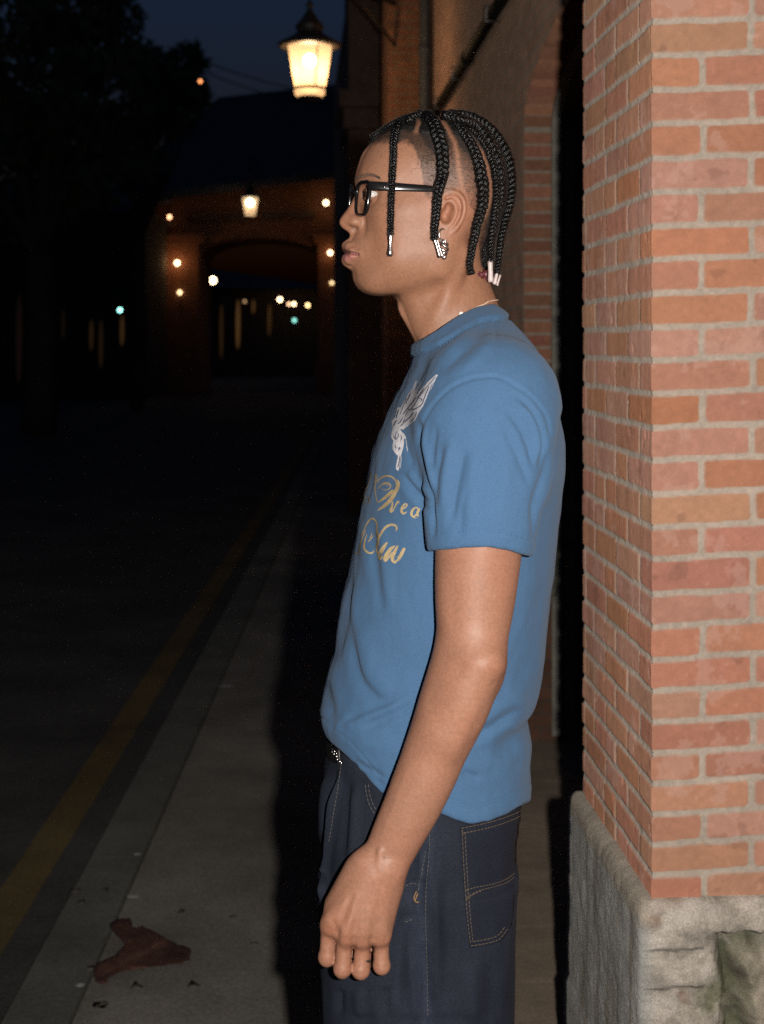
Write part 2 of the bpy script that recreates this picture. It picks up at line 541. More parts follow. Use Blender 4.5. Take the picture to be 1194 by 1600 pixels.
def wrap(svals, rows, height, color, name, m, parent):
    """skin wrapped round the pillar: s<-LP far face, -LP..0 street face, 0..WP front, beyond WP right face.
    rows: list of (offset, z); height(s, row index, z) adds outward"""
    s = np.asarray(svals); ns = len(s)
    base = np.zeros((ns, 2)); nrm = np.zeros((ns, 2))
    D1 = np.array((d1.x, d1.y)); D2 = np.array((d2.x, d2.y)); KK = np.array((K.x, K.y))
    for i, q in enumerate(s):
        if q < -LP: base[i] = KK + D1 * LP + D2 * (-q - LP); n = D1
        elif q < 0: base[i] = KK - D1 * q; n = -D2
        elif q <= WP: base[i] = KK + D2 * q; n = -D1
        else: base[i] = KK + D2 * WP + D1 * (q - WP); n = D2
        if abs(q + LP) < 1e-6: n = D1 - D2
        if abs(q) < 1e-6: n = -D2 - D1
        if abs(q - WP) < 1e-6: n = D2 - D1
        nrm[i] = n
    off = np.array([r[0] for r in rows])[None, :]; z = np.array([r[1] for r in rows])[None, :].repeat(ns, 0)
    h, zadd = height(s[:, None].repeat(len(rows), 1), z)
    tot = off + h
    V = np.zeros((ns, len(rows), 3))
    V[..., :2] = base[:, None, :] + nrm[:, None, :] * tot[..., None]
    V[..., 2] = z + zadd
    c = color(s[:, None].repeat(len(rows), 1), z, V)
    nr = len(rows)
    I = np.arange(ns * nr).reshape(ns, nr)
    Q = np.stack([I[:-1, :-1], I[1:, :-1], I[1:, 1:], I[:-1, 1:]], -1).reshape(-1, 4)
    # rows run downwards -> flip
    Q = Q[:, ::-1]
    return rawmesh(name, V.reshape(-1, 3), Q, m, parent, True, c.reshape(-1, 3))

JT = .0098
def joints(row, left):
    t = tp[row]; r = random.Random(row * 2 + left + 900)
    out = []; x = 0.0
    first = (.0755 if t == 'H' else .1535) if not left else (.1535 if t == 'H' else .0755)
    x = first + JT / 2 + r.uniform(-.002, .002); out.append(x)
    alt = (t == 'S') if left else False
    while x < .9:
        if left: x += (.153 if (alt) else (.153 if r.random() < .55 else .075)) + JT + r.uniform(-.003, .003); alt = False
        else: x += .153 + JT + r.uniform(-.003, .003)
        out.append(x)
    return np.array(out)
JL = [joints(i, 1) for i in range(len(tp))]; JR = [joints(i, 0) for i in range(len(tp))]

def brick_parts(s, z):
    "row index, brick id and distance to the nearest joint"
    tilt = np.where(s > 0, .042 * np.minimum(s, .3), -.004 * s)
    P3 = np.stack([s, z, np.zeros_like(s)], -1)
    wz = nz(P3, 16, 3, 1) * .0030 + nz(P3, 70, 2, 2) * .0012
    ws = nz(P3, 22, 3, 3) * .0028 + nz(P3, 80, 2, 4) * .0012
    zq = z - tilt + wz
    row = np.clip(np.searchsorted(-zb, -zq) - 1, 0, len(tp) - 1)
    top = zb[row]; bot = zb[np.minimum(row + 1, len(zb) - 1)]
    dz = np.minimum(top - zq, zq - bot) - JT / 2
    dj = np.full(s.shape, 1.0); bid = np.zeros(s.shape, dtype=int)
    a = np.abs(s) + ws
    for r in range(len(tp)):
        for left in (0, 1):
            m = (row == r) & ((s < 0) if left else (s >= 0))
            if not m.any(): continue
            J = (JL if left else JR)[r]
            q = np.abs(a[m][:, None] - J[None, :])
            dj[m] = q.min(1) - JT / 2 * (.8 if left else 1)
            bid[m] = np.searchsorted(J, a[m]) + 40 * left + 100 * r
            # the corner brick is one brick on both faces
            bb = bid[m]; bb[np.searchsorted(J, a[m]) == 0] = 100 * r; bid[m] = bb
    rr = .006                                      # rounded brick corners
    ex, ez = dj - rr, dz - rr
    e = np.where((ex < 0) & (ez < 0), rr - np.hypot(np.minimum(ex, 0), np.minimum(ez, 0)), np.minimum(dj, dz))
    return row, bid, e, P3

bcache = {}
def brick_h(s, z):
    row, bid, e, P3 = brick_parts(s, z)
    k = np.clip(e / .0035 + .5, 0, 1); k = k * k * (3 - 2 * k)
    jit = (np.sin(bid * 12.9898) * 43758.5453) % 1.0
    h = k * (.0042 - .0014 * (s < 0) + (jit - .5) * .002) + nz(P3, 60, 3, 5) * .0007 + (1 - k) * nz(P3, 90, 2, 6) * .0010
    chip = nz(P3, 38, 3, 8); h -= np.clip(chip - .42, 0, 1) * .010 * k
    bcache['k'] = k; bcache['bid'] = bid; bcache['P3'] = P3; bcache['row'] = row
    return h - .004, 0
def brick_c(s, z, V):
    k, bid, P3 = bcache['k'], bcache['bid'], bcache['P3']
    r1 = ((np.sin(bid * 78.233) * 43758.5453) % 1.0); r2 = ((np.sin(bid * 39.425 + 3) * 24634.6345) % 1.0); r3 = ((np.sin(bid * 11.13 + 1) * 9634.63) % 1.0)
    b = np.zeros(s.shape + (3,))
    b[:] = (.425, .208, .138)
    b *= (1 + (r1 - .5) * .18)[..., None]
    b[..., 1] *= 1 + (r2 - .5) * .22; b[..., 2] *= 1 + (r2 - .5) * .3 + (r3 - .5) * .25
    n1 = nz(P3, 26, 4, 11); n2 = nz(P3, 120, 3, 12); n3 = nz(P3, 11, 3, 13)
    b *= (1 + .13 * n1 + .15 * n2)[..., None]
    wht = np.clip((nz(P3, 18, 4, 14) + .35 * n2 - .22) * 3.2, 0, .34) * (r3 > .25)
    b = b * (1 - wht[..., None]) + np.array((.52, .33, .27)) * wht[..., None]
    drk = np.clip((nz(P3, 32, 3, 15) - .42) * 5, 0, .28)[..., None]
    b = b * (1 - drk) + np.array((.16, .075, .05)) * drk
    mo = np.zeros_like(b); mo[:] = (.405, .340, .282)
    mo *= (1 + .16 * n2 + .16 * n3 + .12 * nz(P3, 260, 1, 16))[..., None]
    K3 = np.clip(k * 1.15 - .08 + .10 * n2, 0, 1)[..., None]
    c = mo * (1 - K3) + b * K3
    # long upright drip streaks on the street face
    st = nz(np.stack([s * 60, z * 3.0, z * 0], -1), 1, 3, 17)
    m = (s < 0)[..., None] * .22
    return np.clip(c * (1 + m * st[..., None]), .01, .9)

M_brick = colmat('fired_brick', rough=.85, spec=.25, amt=.12, scale=420, bump=.35, bscale=700, bdist=.0006, diffr=.55)
sv = np.r_[-LP - .40, -LP - .2, np.linspace(-LP, 0, 236), np.linspace(0, .30, 122)[1:], WP, WP + .3, WP + LP]
rowsb = [(0.0, z) for z in np.arange(2.62, ZL - .012, -.0026)]
wrap(sv, rowsb, brick_h, brick_c, 'brick_shaft', M_brick, pillar)

# plinth
PO = .023
def pl_rows():
    r = [(-.012, ZL + .004), (-.004, ZL + .002), (.004, ZL)]
    for t in np.linspace(0, 1, 12):
        a = t * math.pi / 2
        r.append((.004 + (PO - .004) * math.sin(a), ZL - .030 + .030 * math.cos(a)))
    zc = ZL - .030
    r += [(PO + .004 * (1 - z0 / zc), z0) for z0 in np.arange(zc - .003, .30, -.0032)]
    r += [(PO + .006, z0) for z0 in np.arange(.29, -.01, -.03)]
    return r
pc = {}
def pl_h(s, z):
    P3 = np.stack([s, z, np.zeros_like(s)], -1)
    fr = np.clip(s / .003, 0, 1)
    fade = np.clip((ZL + .005 - z) / .02, 0, 1)
    big = nz(P3, 13, 4, 21) * .015 + nz(P3, 34, 4, 22) * .009 + nz(P3, 110, 3, 23) * .0035
    h = big * (fr * .82 + .18) * fade
    ed = np.exp(-np.abs(s) / .02)                       # broken arris at the corner
    h -= ed * (.003 + .004 * np.abs(nz(P3, 30, 3, 24))) * fade
    # sunk panel on the front with a sloping edge
    wob = nz(P3, 18, 4, 25) * .020
    dx = (s - .092 + wob + (z - .55) * .08); dz_ = (.612 + wob - z)
    ins = np.minimum(dx, dz_)
    k = np.clip(ins / .028, 0, 1); k = k * k * (3 - 2 * k)
    h -= k * .055
    # a second broken lump low right
    dx2 = s - .112 - (.60 - z) * .22 + wob
    k2 = np.clip(np.minimum(dx2, .585 - z) / .02, 0, 1)
    h += k2 * (.045 + nz(P3, 25, 3, 26) * .012)
    pc.update(P3=P3, fr=fr, k=k, k2=k2, h=big)
    return h, fade * nz(P3, 45, 3, 27) * .003 * (z > ZL - .04)
def pl_c(s, z, V):
    P3, fr, k, k2 = pc['P3'], pc['fr'], pc['k'], pc['k2']
    n1 = nz(P3, 18, 5, 31); n2 = nz(P3, 130, 3, 32); n3 = nz(P3, 45, 4, 33)
    light = np.array((.40, .355, .305)); gry = np.array((.37, .36, .335)); brn = np.array((.20, .12, .075)); grn = np.array((.12, .125, .07))
    c = light * (1 + .45 * n1 + .30 * n2 + .45 * n3)[..., None]
    wh = np.clip((nz(P3, 22, 4, 40) - .05) * 3, 0, .6)[..., None]
    c = c * (1 - wh) + np.array((.52, .47, .42)) * wh
    m = np.clip((nz(P3, 12, 4, 34) - .12) * 3.0, 0, .75)[..., None]; c = c * (1 - m) + brn * (1 + .3 * n2[..., None]) * m
    low = np.clip((.60 - z) / .12, 0, 1)
    g = np.clip((nz(P3, 14, 4, 35) + .25 * low + .35 * k - .12) * 2.2, 0, .85)[..., None] * np.clip((s - .02) / .06, 0, 1)[..., None]
    c = c * (1 - g) + grn * (1 + .5 * n2 + .9 * n3 + .6 * n1)[..., None] * g
    for zc_ in (.583, .524):
        ck = np.exp(-((z - zc_ - .006 * nz(P3, 20, 3, 50) - .05 * (s - .04)) / .0022) ** 2) * (s < .075); c = c * (1 - .7 * ck[..., None])
    rb = np.clip((.53 - z) / .02, 0, 1) * np.clip((.06 - s) / .02, 0, 1) * np.clip(nz(P3, 20, 3, 51) * 2 + .5, 0, .8); c = c * (1 - rb[..., None]) + np.array((.24, .135, .09)) * (1 + .5 * n2[..., None]) * rb[..., None]
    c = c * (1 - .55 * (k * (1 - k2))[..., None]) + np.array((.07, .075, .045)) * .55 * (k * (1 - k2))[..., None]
    rk = (k2 * np.clip(.7 + .8 * n1, 0, 1))[..., None]; c = c * (1 - rk) + np.array((.34, .285, .23)) * (1 + .4 * n3 + .4 * n2)[..., None] * rk
    # street side: grey render with upright brown run marks
    st = nz(np.stack([s * 30, z * 3.2, z * 0], -1), 1, 4, 36)
    l = gry * (1 + .22 * n2 + .25 * n1)[..., None]
    mb = np.clip((st - .12) * 2.6, 0, .6)[..., None]; l = l * (1 - mb) + np.array((.20, .165, .12)) * mb
    cap = np.clip((z - (ZL - .045)) / .02, 0, 1)[..., None]
    l = l * (1 - cap) + np.array((.36, .31, .25)) * (1 + .2 * n2[..., None] + .3 * n3[..., None]) * cap
    return np.clip(c * fr[..., None] + l * (1 - fr[..., None]), .01, .8)
M_stone = colmat('weathered_plinth_stone', rough=.9, spec=.2, amt=.42, scale=340, bump=.9, bscale=300, bdist=.003, diffr=.35)
sv2 = np.r_[-LP - .40, -LP - .2, np.linspace(-LP, 0, 150), np.linspace(0, .32, 110)[1:], WP, WP + .3, WP + LP]
wrap(sv2, pl_rows(), pl_h, pl_c, 'stone_plinth', M_stone, pillar)
# core so nothing shines through
b = MB(); b.box((K + d2 * (WP / 2) + d1 * (LP / 2) + Vector((0, 0, 1.3))), WP - .24, LP - .24, 2.59, (d2, d1, Vector((0, 0, 1))))
b.build('core', simple('pillar_core', (.2, .1, .07), .9), pillar, smooth=False)

# ================================================================== brick building behind, with an arched opening
OB = Vector((.537, 5.35, 0)); ROT = math.atan2(1, -.06)
bld = empty('brick_building', OB, 'old dark brick building with an arched doorway behind the man', 'building')
bld.rotation_euler = (0, 0, ROT)
def lmesh(mb, name, m, smooth=False, usecol=False):
    o = rawmesh(name, mb.v, mb.f, m, None, smooth, np.array(mb.c, dtype=np.float32) if usecol else None)
    o.parent = bld
    return o
def brickwall(name, c1, c2, mo, bw=.165, bh=.0515, mort=.010, bump=.6):
    m, nt, b = mat(name)
    tc = node(nt, 'ShaderNodeTexCoord'); sp = node(nt, 'ShaderNodeSeparateXYZ'); cb = node(nt, 'ShaderNodeCombineXYZ')
    ad = node(nt, 'ShaderNodeMath', operation='ADD')
    nt.links.new(tc.outputs['Object'], sp.inputs[0]); nt.links.new(sp.outputs['X'], ad.inputs[0]); nt.links.new(sp.outputs['Y'], ad.inputs[1])
    nt.links.new(ad.outputs[0], cb.inputs['X']); nt.links.new(sp.outputs['Z'], cb.inputs['Y'])
    br = node(nt, 'ShaderNodeTexBrick', Scale=1.0)
    br.inputs['Brick Width'].default_value = bw; br.inputs['Row Height'].default_value = bh; br.inputs['Mortar Size'].default_value = mort / 2
    br.inputs['Color1'].default_value = (*c1, 1); br.inputs['Color2'].default_value = (*c2, 1); br.inputs['Mortar'].default_value = (*mo, 1)
    br.inputs['Mortar Smooth'].default_value = .3
    n = node(nt, 'ShaderNodeTexNoise', Scale=9.0, Detail=7.0, Roughness=.7)
    nt.links.new(tc.outputs['Object'], n.inputs['Vector'])
    nt.links.new(cb.outputs[0], br.inputs['Vector'])
    mr = node(nt, 'ShaderNodeMapRange'); mr.inputs['From Min'].default_value = .25; mr.inputs['From Max'].default_value = .75; mr.inputs['To Min'].default_value = .6; mr.inputs['To Max'].default_value = 1.3
    nt.links.new(n.outputs['Fac'], mr.inputs['Value'])
    vm = node(nt, 'ShaderNodeVectorMath', operation='SCALE')
    nt.links.new(br.outputs['Color'], vm.inputs[0]); nt.links.new(mr.outputs['Result'], vm.inputs['Scale']); nt.links.new(vm.outputs['Vector'], b.inputs['Base Color'])
    b.inputs['Roughness'].default_value = .9; b.inputs['Specular IOR Level'].default_value = .2; b.inputs['Diffuse Roughness'].default_value = .8
    bp = node(nt, 'ShaderNodeBump', Strength=bump, Distance=.006); bp.invert = True
    nt.links.new(br.outputs['Fac'], bp.inputs['Height']); nt.links.new(bp.outputs['Normal'], b.inputs['Normal'])
    return m
M_wall = brickwall('street_wall_brick', (.46, .27, .185), (.38, .22, .15), (.38, .31, .24))
AW, AR, ZS = 2.2, .28, 2.33
def arch(n=24, grow=0.0):
    out = []
    for i in range(n + 1):
        a = math.pi * i / n
        out.append((-AW / 2 + (AW / 2 + grow) * math.cos(a), ZS + (AR + grow) * math.sin(a)))
    return out
b = MB()
TH = .42
def lbox(mb, x0, x1, y0, y1, z0, z1, col=None):
    mb.box(((x0 + x1) / 2, (y0 + y1) / 2, (z0 + z1) / 2), abs(x1 - x0), abs(y1 - y0), abs(z1 - z0), col=col)
lbox(b, 0, 28, -TH, 0, -.1, 7.5)
lbox(b, -9, -AW, -TH, 0, -.1, 7.5)
A = arch()
vs = []; fs = []
for (t, z) in A: vs += [(t, 0, z), (t, 0, 7.5), (t, -TH, z), (t, -TH, 7.5)]
for i in range(len(A) - 1):
    a = 4 * i; c = a + 4
    fs += [(a, a + 1, c + 1, c), (a + 2, c + 2, c + 3, a + 3), (a, c, c + 2, a + 2), (a + 1, a + 3, c + 3, c + 1)]
b.add(vs, fs)
lmesh(b, 'wall', M_wall)
# brick reveal of the arch: every brick of the lining laid separately, then a plaster edge and the wooden frame
b = MB(); bm_ = MB(); r = random.Random(5)
pitch = .0513
def lining(path_pts):
    "bricks along a path of (t, z, inward normal t, z)"
    for i, (t, z, nt_, nz_) in enumerate(path_pts):
        tv = Vector((-nz_, 0, nt_)); nv = Vector((nt_, 0, nz_))
        k = r.uniform(.8, 1.2)
        c = (.50 * k, .235 * k * r.uniform(.92, 1.08), .150 * k)
        j = r.uniform(-.0015, .0015)
        b.box(Vector((t, -.053 + j, z)) + nv * (.006 + r.uniform(-.0015, .0015)), .012, .102, .041, (nv, Vector((0, 1, 0)), tv), c)
path = []
z = .80
while z < ZS - .02:
    if not (.50 < z < .50): path.append((0, z, -1, 0))
    z += pitch
L = pitch * .55; pr = None
for i in range(2001):
    a = math.pi * i / 2000
    q = (-AW / 2 + AW / 2 * math.cos(a), ZS + AR * math.sin(a))
    if pr:
        L += math.hypot(q[0] - pr[0], q[1] - pr[1])
        if L > pitch:
            L -= pitch
            nx, nn = -(q[0] + AW / 2) / (AW / 2) ** 2, -(q[1] - ZS) / AR ** 2
            l = math.hypot(nx, nn); path.append((q[0], q[1], nx / l, nn / l))
    pr = q
lining(path)
lmesh(b, 'arch_brick_lining', colmat('arch_brick', rough=.9, spec=.2, amt=.25, scale=60, bump=.4, bscale=200, bdist=.002, diffr=.8), usecol=True)
b = MB()
def band(mb, y0, y1, proud, z0=.02):
    pts = [(0, z0, -1, 0), (0, ZS, -1, 0)]
    for i in range(1, 40):
        a = math.pi * i / 40
        q = (-AW / 2 + AW / 2 * math.cos(a), ZS + AR * math.sin(a)); nx, nn = -(q[0] + AW / 2) / (AW / 2) ** 2, -(q[1] - ZS) / AR ** 2
        l = math.hypot(nx, nn); pts.append((q[0], q[1], nx / l, nn / l))
    pts += [(-AW, ZS, 1, 0), (-AW, z0, 1, 0)]
    vs = []; fs = []
    for (t, z, a, c) in pts:
        for (y, p) in ((y0, -.02), (y0, proud), (y1, proud), (y1, -.02)): vs.append((t + a * p, y, z + c * p))
    for i in range(len(pts) - 1):
        for k in range(4):
            fs.append((4 * i + k, 4 * i + (k + 1) % 4, 4 * i + 4 + (k + 1) % 4, 4 * i + 4 + k))
    mb.add(vs, fs)
band(b, -.002, -.105, .004)
lmesh(b, 'arch_mortar', simple('arch_mortar_bed', (.46, .39, .31), .9, noise_amt=.25, scale=50, bump=.4))
b = MB(); band(b, -.107, -.142, .022)
lmesh(b, 'plaster_edge', simple('grey_plaster_edge', (.40, .375, .32), .85, noise_amt=.3, scale=25, bump=.5))
b = MB(); band(b, -.20, -.28, .05)
fr = lmesh(b, 'door_frame', simple('dark_wood', (.07, .04, .025), .55, noise_amt=.3, scale=12))
b = MB(); lbox(b, -AW + .05, -.05, -.27, -.23, .02, ZS + .1)
for q in np.arange(-AW + .2, -.1, .28): lbox(b, q, q + .02, -.228, -.218, .05, ZS)
lmesh(b, 'door', simple('door_boards', (.055, .033, .022), .6, noise_amt=.3, scale=10))
# stone block low on the reveal, and brick under it
b = MB(); lbox(b, -.03, .10, -.14, .012, .535, .795)
o = lmesh(b, 'stone_block', simple('weathered_block', (.25, .235, .19), .9, noise_amt=.35, scale=18, bump=.6, bscale=90, bdist=.004))
bv = o.modifiers.new('round', 'BEVEL'); bv.width = .03; bv.segments = 4
b = MB(); lbox(b, -.018, .08, -.14, .006, .0, .53)
lmesh(b, 'reveal_base', brickwall('reveal_base_brick', (.27, .135, .085), (.20, .105, .07), (.17, .13, .10)))
# projecting piers further along the street
M_pier = brickwall('pier_brick', (.30, .135, .07), (.23, .105, .06), (.22, .17, .12))
b = MB(); lbox(b, 3.56, 4.2, .002, .283, -.1, 7.5); lmesh(b, 'pier', M_pier)
b = MB(); lbox(b, 7.2, 8.2, .002, .405, -.1, 7.5); lbox(b, 7.12, 8.28, .002, .45, 3.42, 3.6); lbox(b, 7.05, 8.35, .002, .49, 3.6, 3.75); lmesh(b, 'pier', simple('pier_stucco', (.16, .10, .07), .9, noise_amt=.3, scale=8))
b = MB(); lbox(b, 13, 14.2, .002, .2, -.1, 7.5); lmesh(b, 'pier', M_pier)
# conduit along the wall, and the downpipe beside the pier
M_blk = simple('black_iron', (.014, .013, .012), .75, spec=.2, noise_amt=.3, scale=30)
b = MB(); b.tube([(-1.5, .03, 2.90), (1.2, .03, 2.90), (3.5, .03, 2.91)], .026, 10)
for q in (1.52, 3.1, -.2): b.tube([(q - .04, .03, 2.90), (q + .04, .03, 2.90)], .034, 10)
pp = lmesh(b, 'conduit', M_blk, True)
b = MB()
M_zinc = simple('zinc_clip', (.3, .29, .27), .4, metal=.8)
for q in (.6, 1.9, 2.8):
    b = MB(); b.tube([(q, .0, 2.87), (q, .062, 2.87), (q, .062, 2.935), (q, .0, 2.935)], .004, 6)
    o = rawmesh('clip', b.v, b.f, M_zinc); o.parent = pp
b = MB(); b.tube([(3.50, .06, 0), (3.50, .06, 7.4)], .034, 12)
for q in (1.0, 2.6, 3.32, 4.6): b.tube([(3.50, .06, q), (3.50, .06, q + .07)], .041, 12)
lmesh(b, 'downpipe', simple('grey_zinc_pipe', (.07, .075, .08), .7, metal=.0, noise_amt=.2, scale=20), True)
# ================================================================== street lamp near the building
def lantern(name, c, wtop, hgt, label, group, power, bulb_r, glow):
    """hexagonal-look street lantern: c is the centre of the glass top edge"""
    e = empty(name, c, label, 'street lamp', group)
    r = wtop / 2
    seg = 8
    iron = simple('lantern_iron', (.035, .028, .02), .5, spec=.5)
    m = MB()
    m.lathe(c, [(r * .93, -.01 * hgt), (r * 1.18, .0), (r * 1.20, .05 * hgt), (r * 1.0, .10 * hgt), (r * .62, .21 * hgt), (r * .5, .26 * hgt), (r * .46, .33 * hgt), (r * .55, .36 * hgt), (r * .50, .42 * hgt),
                (r * .34, .50 * hgt), (r * .22, .60 * hgt), (r * .11, .68 * hgt), (r * .08, .73 * hgt), (r * .14, .77 * hgt), (r * .14, .81 * hgt), (r * .05, .86 * hgt), (r * .03, 1.1 * hgt)], 16)
    m.build('hood', iron, e)
    gm, nt, b = mat('frosted_lamp_glass')
    out = nt.nodes['Material Output']; nt.nodes.remove(b)
    tr = node(nt, 'ShaderNodeBsdfTransparent'); tl = node(nt, 'ShaderNodeBsdfTranslucent', Color=(.10, .078, .052, 1)); em = node(nt, 'ShaderNodeEmission', Color=(1, .66, .35, 1), Strength=glow)
    mx = node(nt, 'ShaderNodeMixShader', Fac=.62); ad = node(nt, 'ShaderNodeAddShader')
    nt.links.new(tr.outputs[0], mx.inputs[1]); nt.links.new(tl.outputs[0], mx.inputs[2])
    nt.links.new(mx.outputs[0], ad.inputs[0]); nt.links.new(em.outputs[0], ad.inputs[1]); nt.links.new(ad.outputs[0], out.inputs['Surface'])
    m = MB(); bot = -.80 * hgt
    m.lathe(c, [(r * .88, -.012 * hgt), (r * .60, bot)], seg, cap=False)
    m.build('glass_pane', gm, e, smooth=False)
    m = MB()
    for k in range(seg):
        an = 2 * math.pi * (k + .5) / seg
        a = Vector(c) + Vector((r * .89 * math.cos(an), r * .89 * math.sin(an), 0)); q = Vector(c) + Vector((r * .61 * math.cos(an), r * .61 * math.sin(an), bot))
        if k % 2 == 0: m.tube([a, q], r * .022, 6)
    m.lathe(c, [(r * .64, bot + .02 * hgt), (r * .66, bot), (r * .60, bot - .02 * hgt)], 16, cap=False)
    m.build('frame', iron, e)
    m = MB(); m.lathe(c, [(r * .58, bot - .02 * hgt), (r * .56, bot - .10 * hgt), (r * .46, bot - .15 * hgt)], 16)
    m.build('lower_glass', gm, e)
    m = MB(); m.lathe(c, [(r * .46, bot - .152 * hgt), (r * .40, bot - .19 * hgt), (r * .16, bot - .24 * hgt)], 16); m.build('base_cup', iron, e)
    m = MB(); bc = Vector(c) + Vector((0, 0, -.26 * hgt)); m.ball(bc, bulb_r, 14, 10)
    m.build('bulb', emit('bulb_white_hot', (1, .83, .55), 26), e)
    li = bpy.data.lights.new('lamp_light', 'POINT'); li.energy = power; li.color = (1, .62, .32); li.shadow_soft_size = bulb_r * 1.2
    lo = bpy.data.objects.new('lamp_light', li); lo.parent = e; lo.location = Vector((0, 0, -.26 * hgt - bulb_r * 1.6)); COL.objects.link(lo)
    return e, iron
cl = P(484, 73, 8.0)
e, iron = lantern('street_lamp', cl, .305, .30, 'large lit lantern street lamp hanging against the night sky, above left of the man', 'lit lantern street lamps', 34, .036, .36)
m = MB()
top = cl + Vector((0, 0, .30))
wallp = Vector((.10, 8.93, top.z + .16))
m.tube(catmull([top, top + Vector((.0, .02, .07)), top + Vector((.12, .25, .16)), wallp], 14), .014, 8)
m.tube(catmull([top + Vector((.2, .4, .15)), top + Vector((.35, .6, .02)), wallp + Vector((0, 0, -.28))], 10), .010, 8)
m.build('bracket', iron, e)
cg = P(391, 309, 43.0)
e2, iron2 = lantern('street_lamp', cg, .56, .58, 'small distant lit lantern hanging before the brick gatehouse', 'lit lantern street lamps', 9, .11, .6)
m = MB(); m.tube([cg + Vector((0, 0, .58)), cg + Vector((0, .3, 1.3)), cg + Vector((0, 1.9, 1.35))], .03, 8); m.build('bracket', iron2, e2)

# ================================================================== gatehouse across the end of the street
DG = 45.0
sg = F / DG
def GX(u): return (u - CX) / sg
def GZ(v): return H - (v - CY) / sg
gate = empty('gatehouse', (GX(405), DG, 0), 'brick gatehouse with a wide arch and a slate roof at the end of the street', 'building')
M_gb = brickwall('gate_brick', (.24, .10, .055), (.17, .075, .045), (.16, .11, .08), bw=.25, bh=.08, mort=.014)
M_gp = brickwall('gate_pier_brick', (.28, .115, .06), (.20, .085, .05), (.18, .12, .09), bw=.25, bh=.08, mort=.014)
b = MB()
xl, xr, al, ar = GX(268), GX(566), GX(312), GX(498)
ze = GZ(268); zs = GZ(402); zc = GZ(371)
th = 3.0
b.box(((xl + al) / 2, DG + th / 2, ze / 2), al - xl, th, ze); b.box(((ar + xr) / 2, DG + th / 2, ze / 2), xr - ar, th, ze)
vs = []; fs = []; n = 20
for i in range(n + 1):
    a = math.pi * i / n; x = (al + ar) / 2 - (ar - al) / 2 * math.cos(a); z = zs + (zc - zs) * math.sin(a)
    vs += [(x, DG, z), (x, DG, ze), (x, DG + th, z), (x, DG + th, ze)]
for i in range(n):
    a = 4 * i; c = a + 4
    fs += [(a, c, c + 1, a + 1), (a + 2, a + 3, c + 3, c + 2), (a, a + 2, c + 2, c), (a + 1, c + 1, c + 3, a + 3)]
b.add(vs, fs); b.build('wall', M_gb, gate, smooth=False)
for (x0, x1) in ((GX(262), GX(312)), (GX(498), GX(538))):
    b = MB(); b.box(((x0 + x1) / 2, DG - .16, zs / 2 + .2), x1 - x0, .3, zs + .4); b.box(((x0 + x1) / 2, DG - .19, zs + .55), x1 - x0 + .25, .38, .3); b.box(((x0 + x1) / 2, DG - .2, .5), x1 - x0 + .2, .4, 1.0)
    b.build('pier', M_gp, gate, smooth=False)
M_str = simple('dark_stone_string', (.07, .045, .035), .9)
for (u0, u1, v) in ((300, 345, 342), (352, 384, 340), (410, 440, 338), (450, 492, 335)):
    b = MB(); b.box(((GX(u0) + GX(u1)) / 2, DG - .05, GZ(v)), GX(u1) - GX(u0), .1, .22); b.build('cornice', M_str, gate, smooth=False)
# roof: eave line rising to the right, hip on the left
M_slate = simple('night_slate', (.055, .050, .048), .7, noise_amt=.35, scale=3, bump=.5, bscale=9, bdist=.05)
b = MB()
e0 = P(150, 312, DG - 1.2); e1 = P(700, 244, DG - 1.2); r0 = P(342, 152, DG + 5); r1 = P(700, 112, DG + 5); bk = P(150, 320, DG + 11); bk1 = P(700, 250, DG + 11)
dn = Vector((0, 0, -.25))
b.add([e0, e1, r1, r0, bk, bk1, e0 + dn, e1 + dn, bk + dn, bk1 + dn], [(0, 1, 2, 3), (0, 3, 4), (3, 2, 5, 4), (1, 5, 2), (0, 6, 7, 1), (4, 8, 6, 0), (6, 8, 9, 7)])
b.build('roof', M_slate, gate, smooth=False)
b = MB(); b.box(((GX(166) + xl) / 2, DG + .9, GZ(318) / 2), xl - GX(166), 1.6, GZ(318)); b.build('side_wing', M_gb, gate, smooth=False)
b = MB(); b.box(((xr + GX(800)) / 2, DG + 1.5, ze / 2), GX(800) - xr, 3, ze); b.build('side_wing', M_gb, gate, smooth=False)

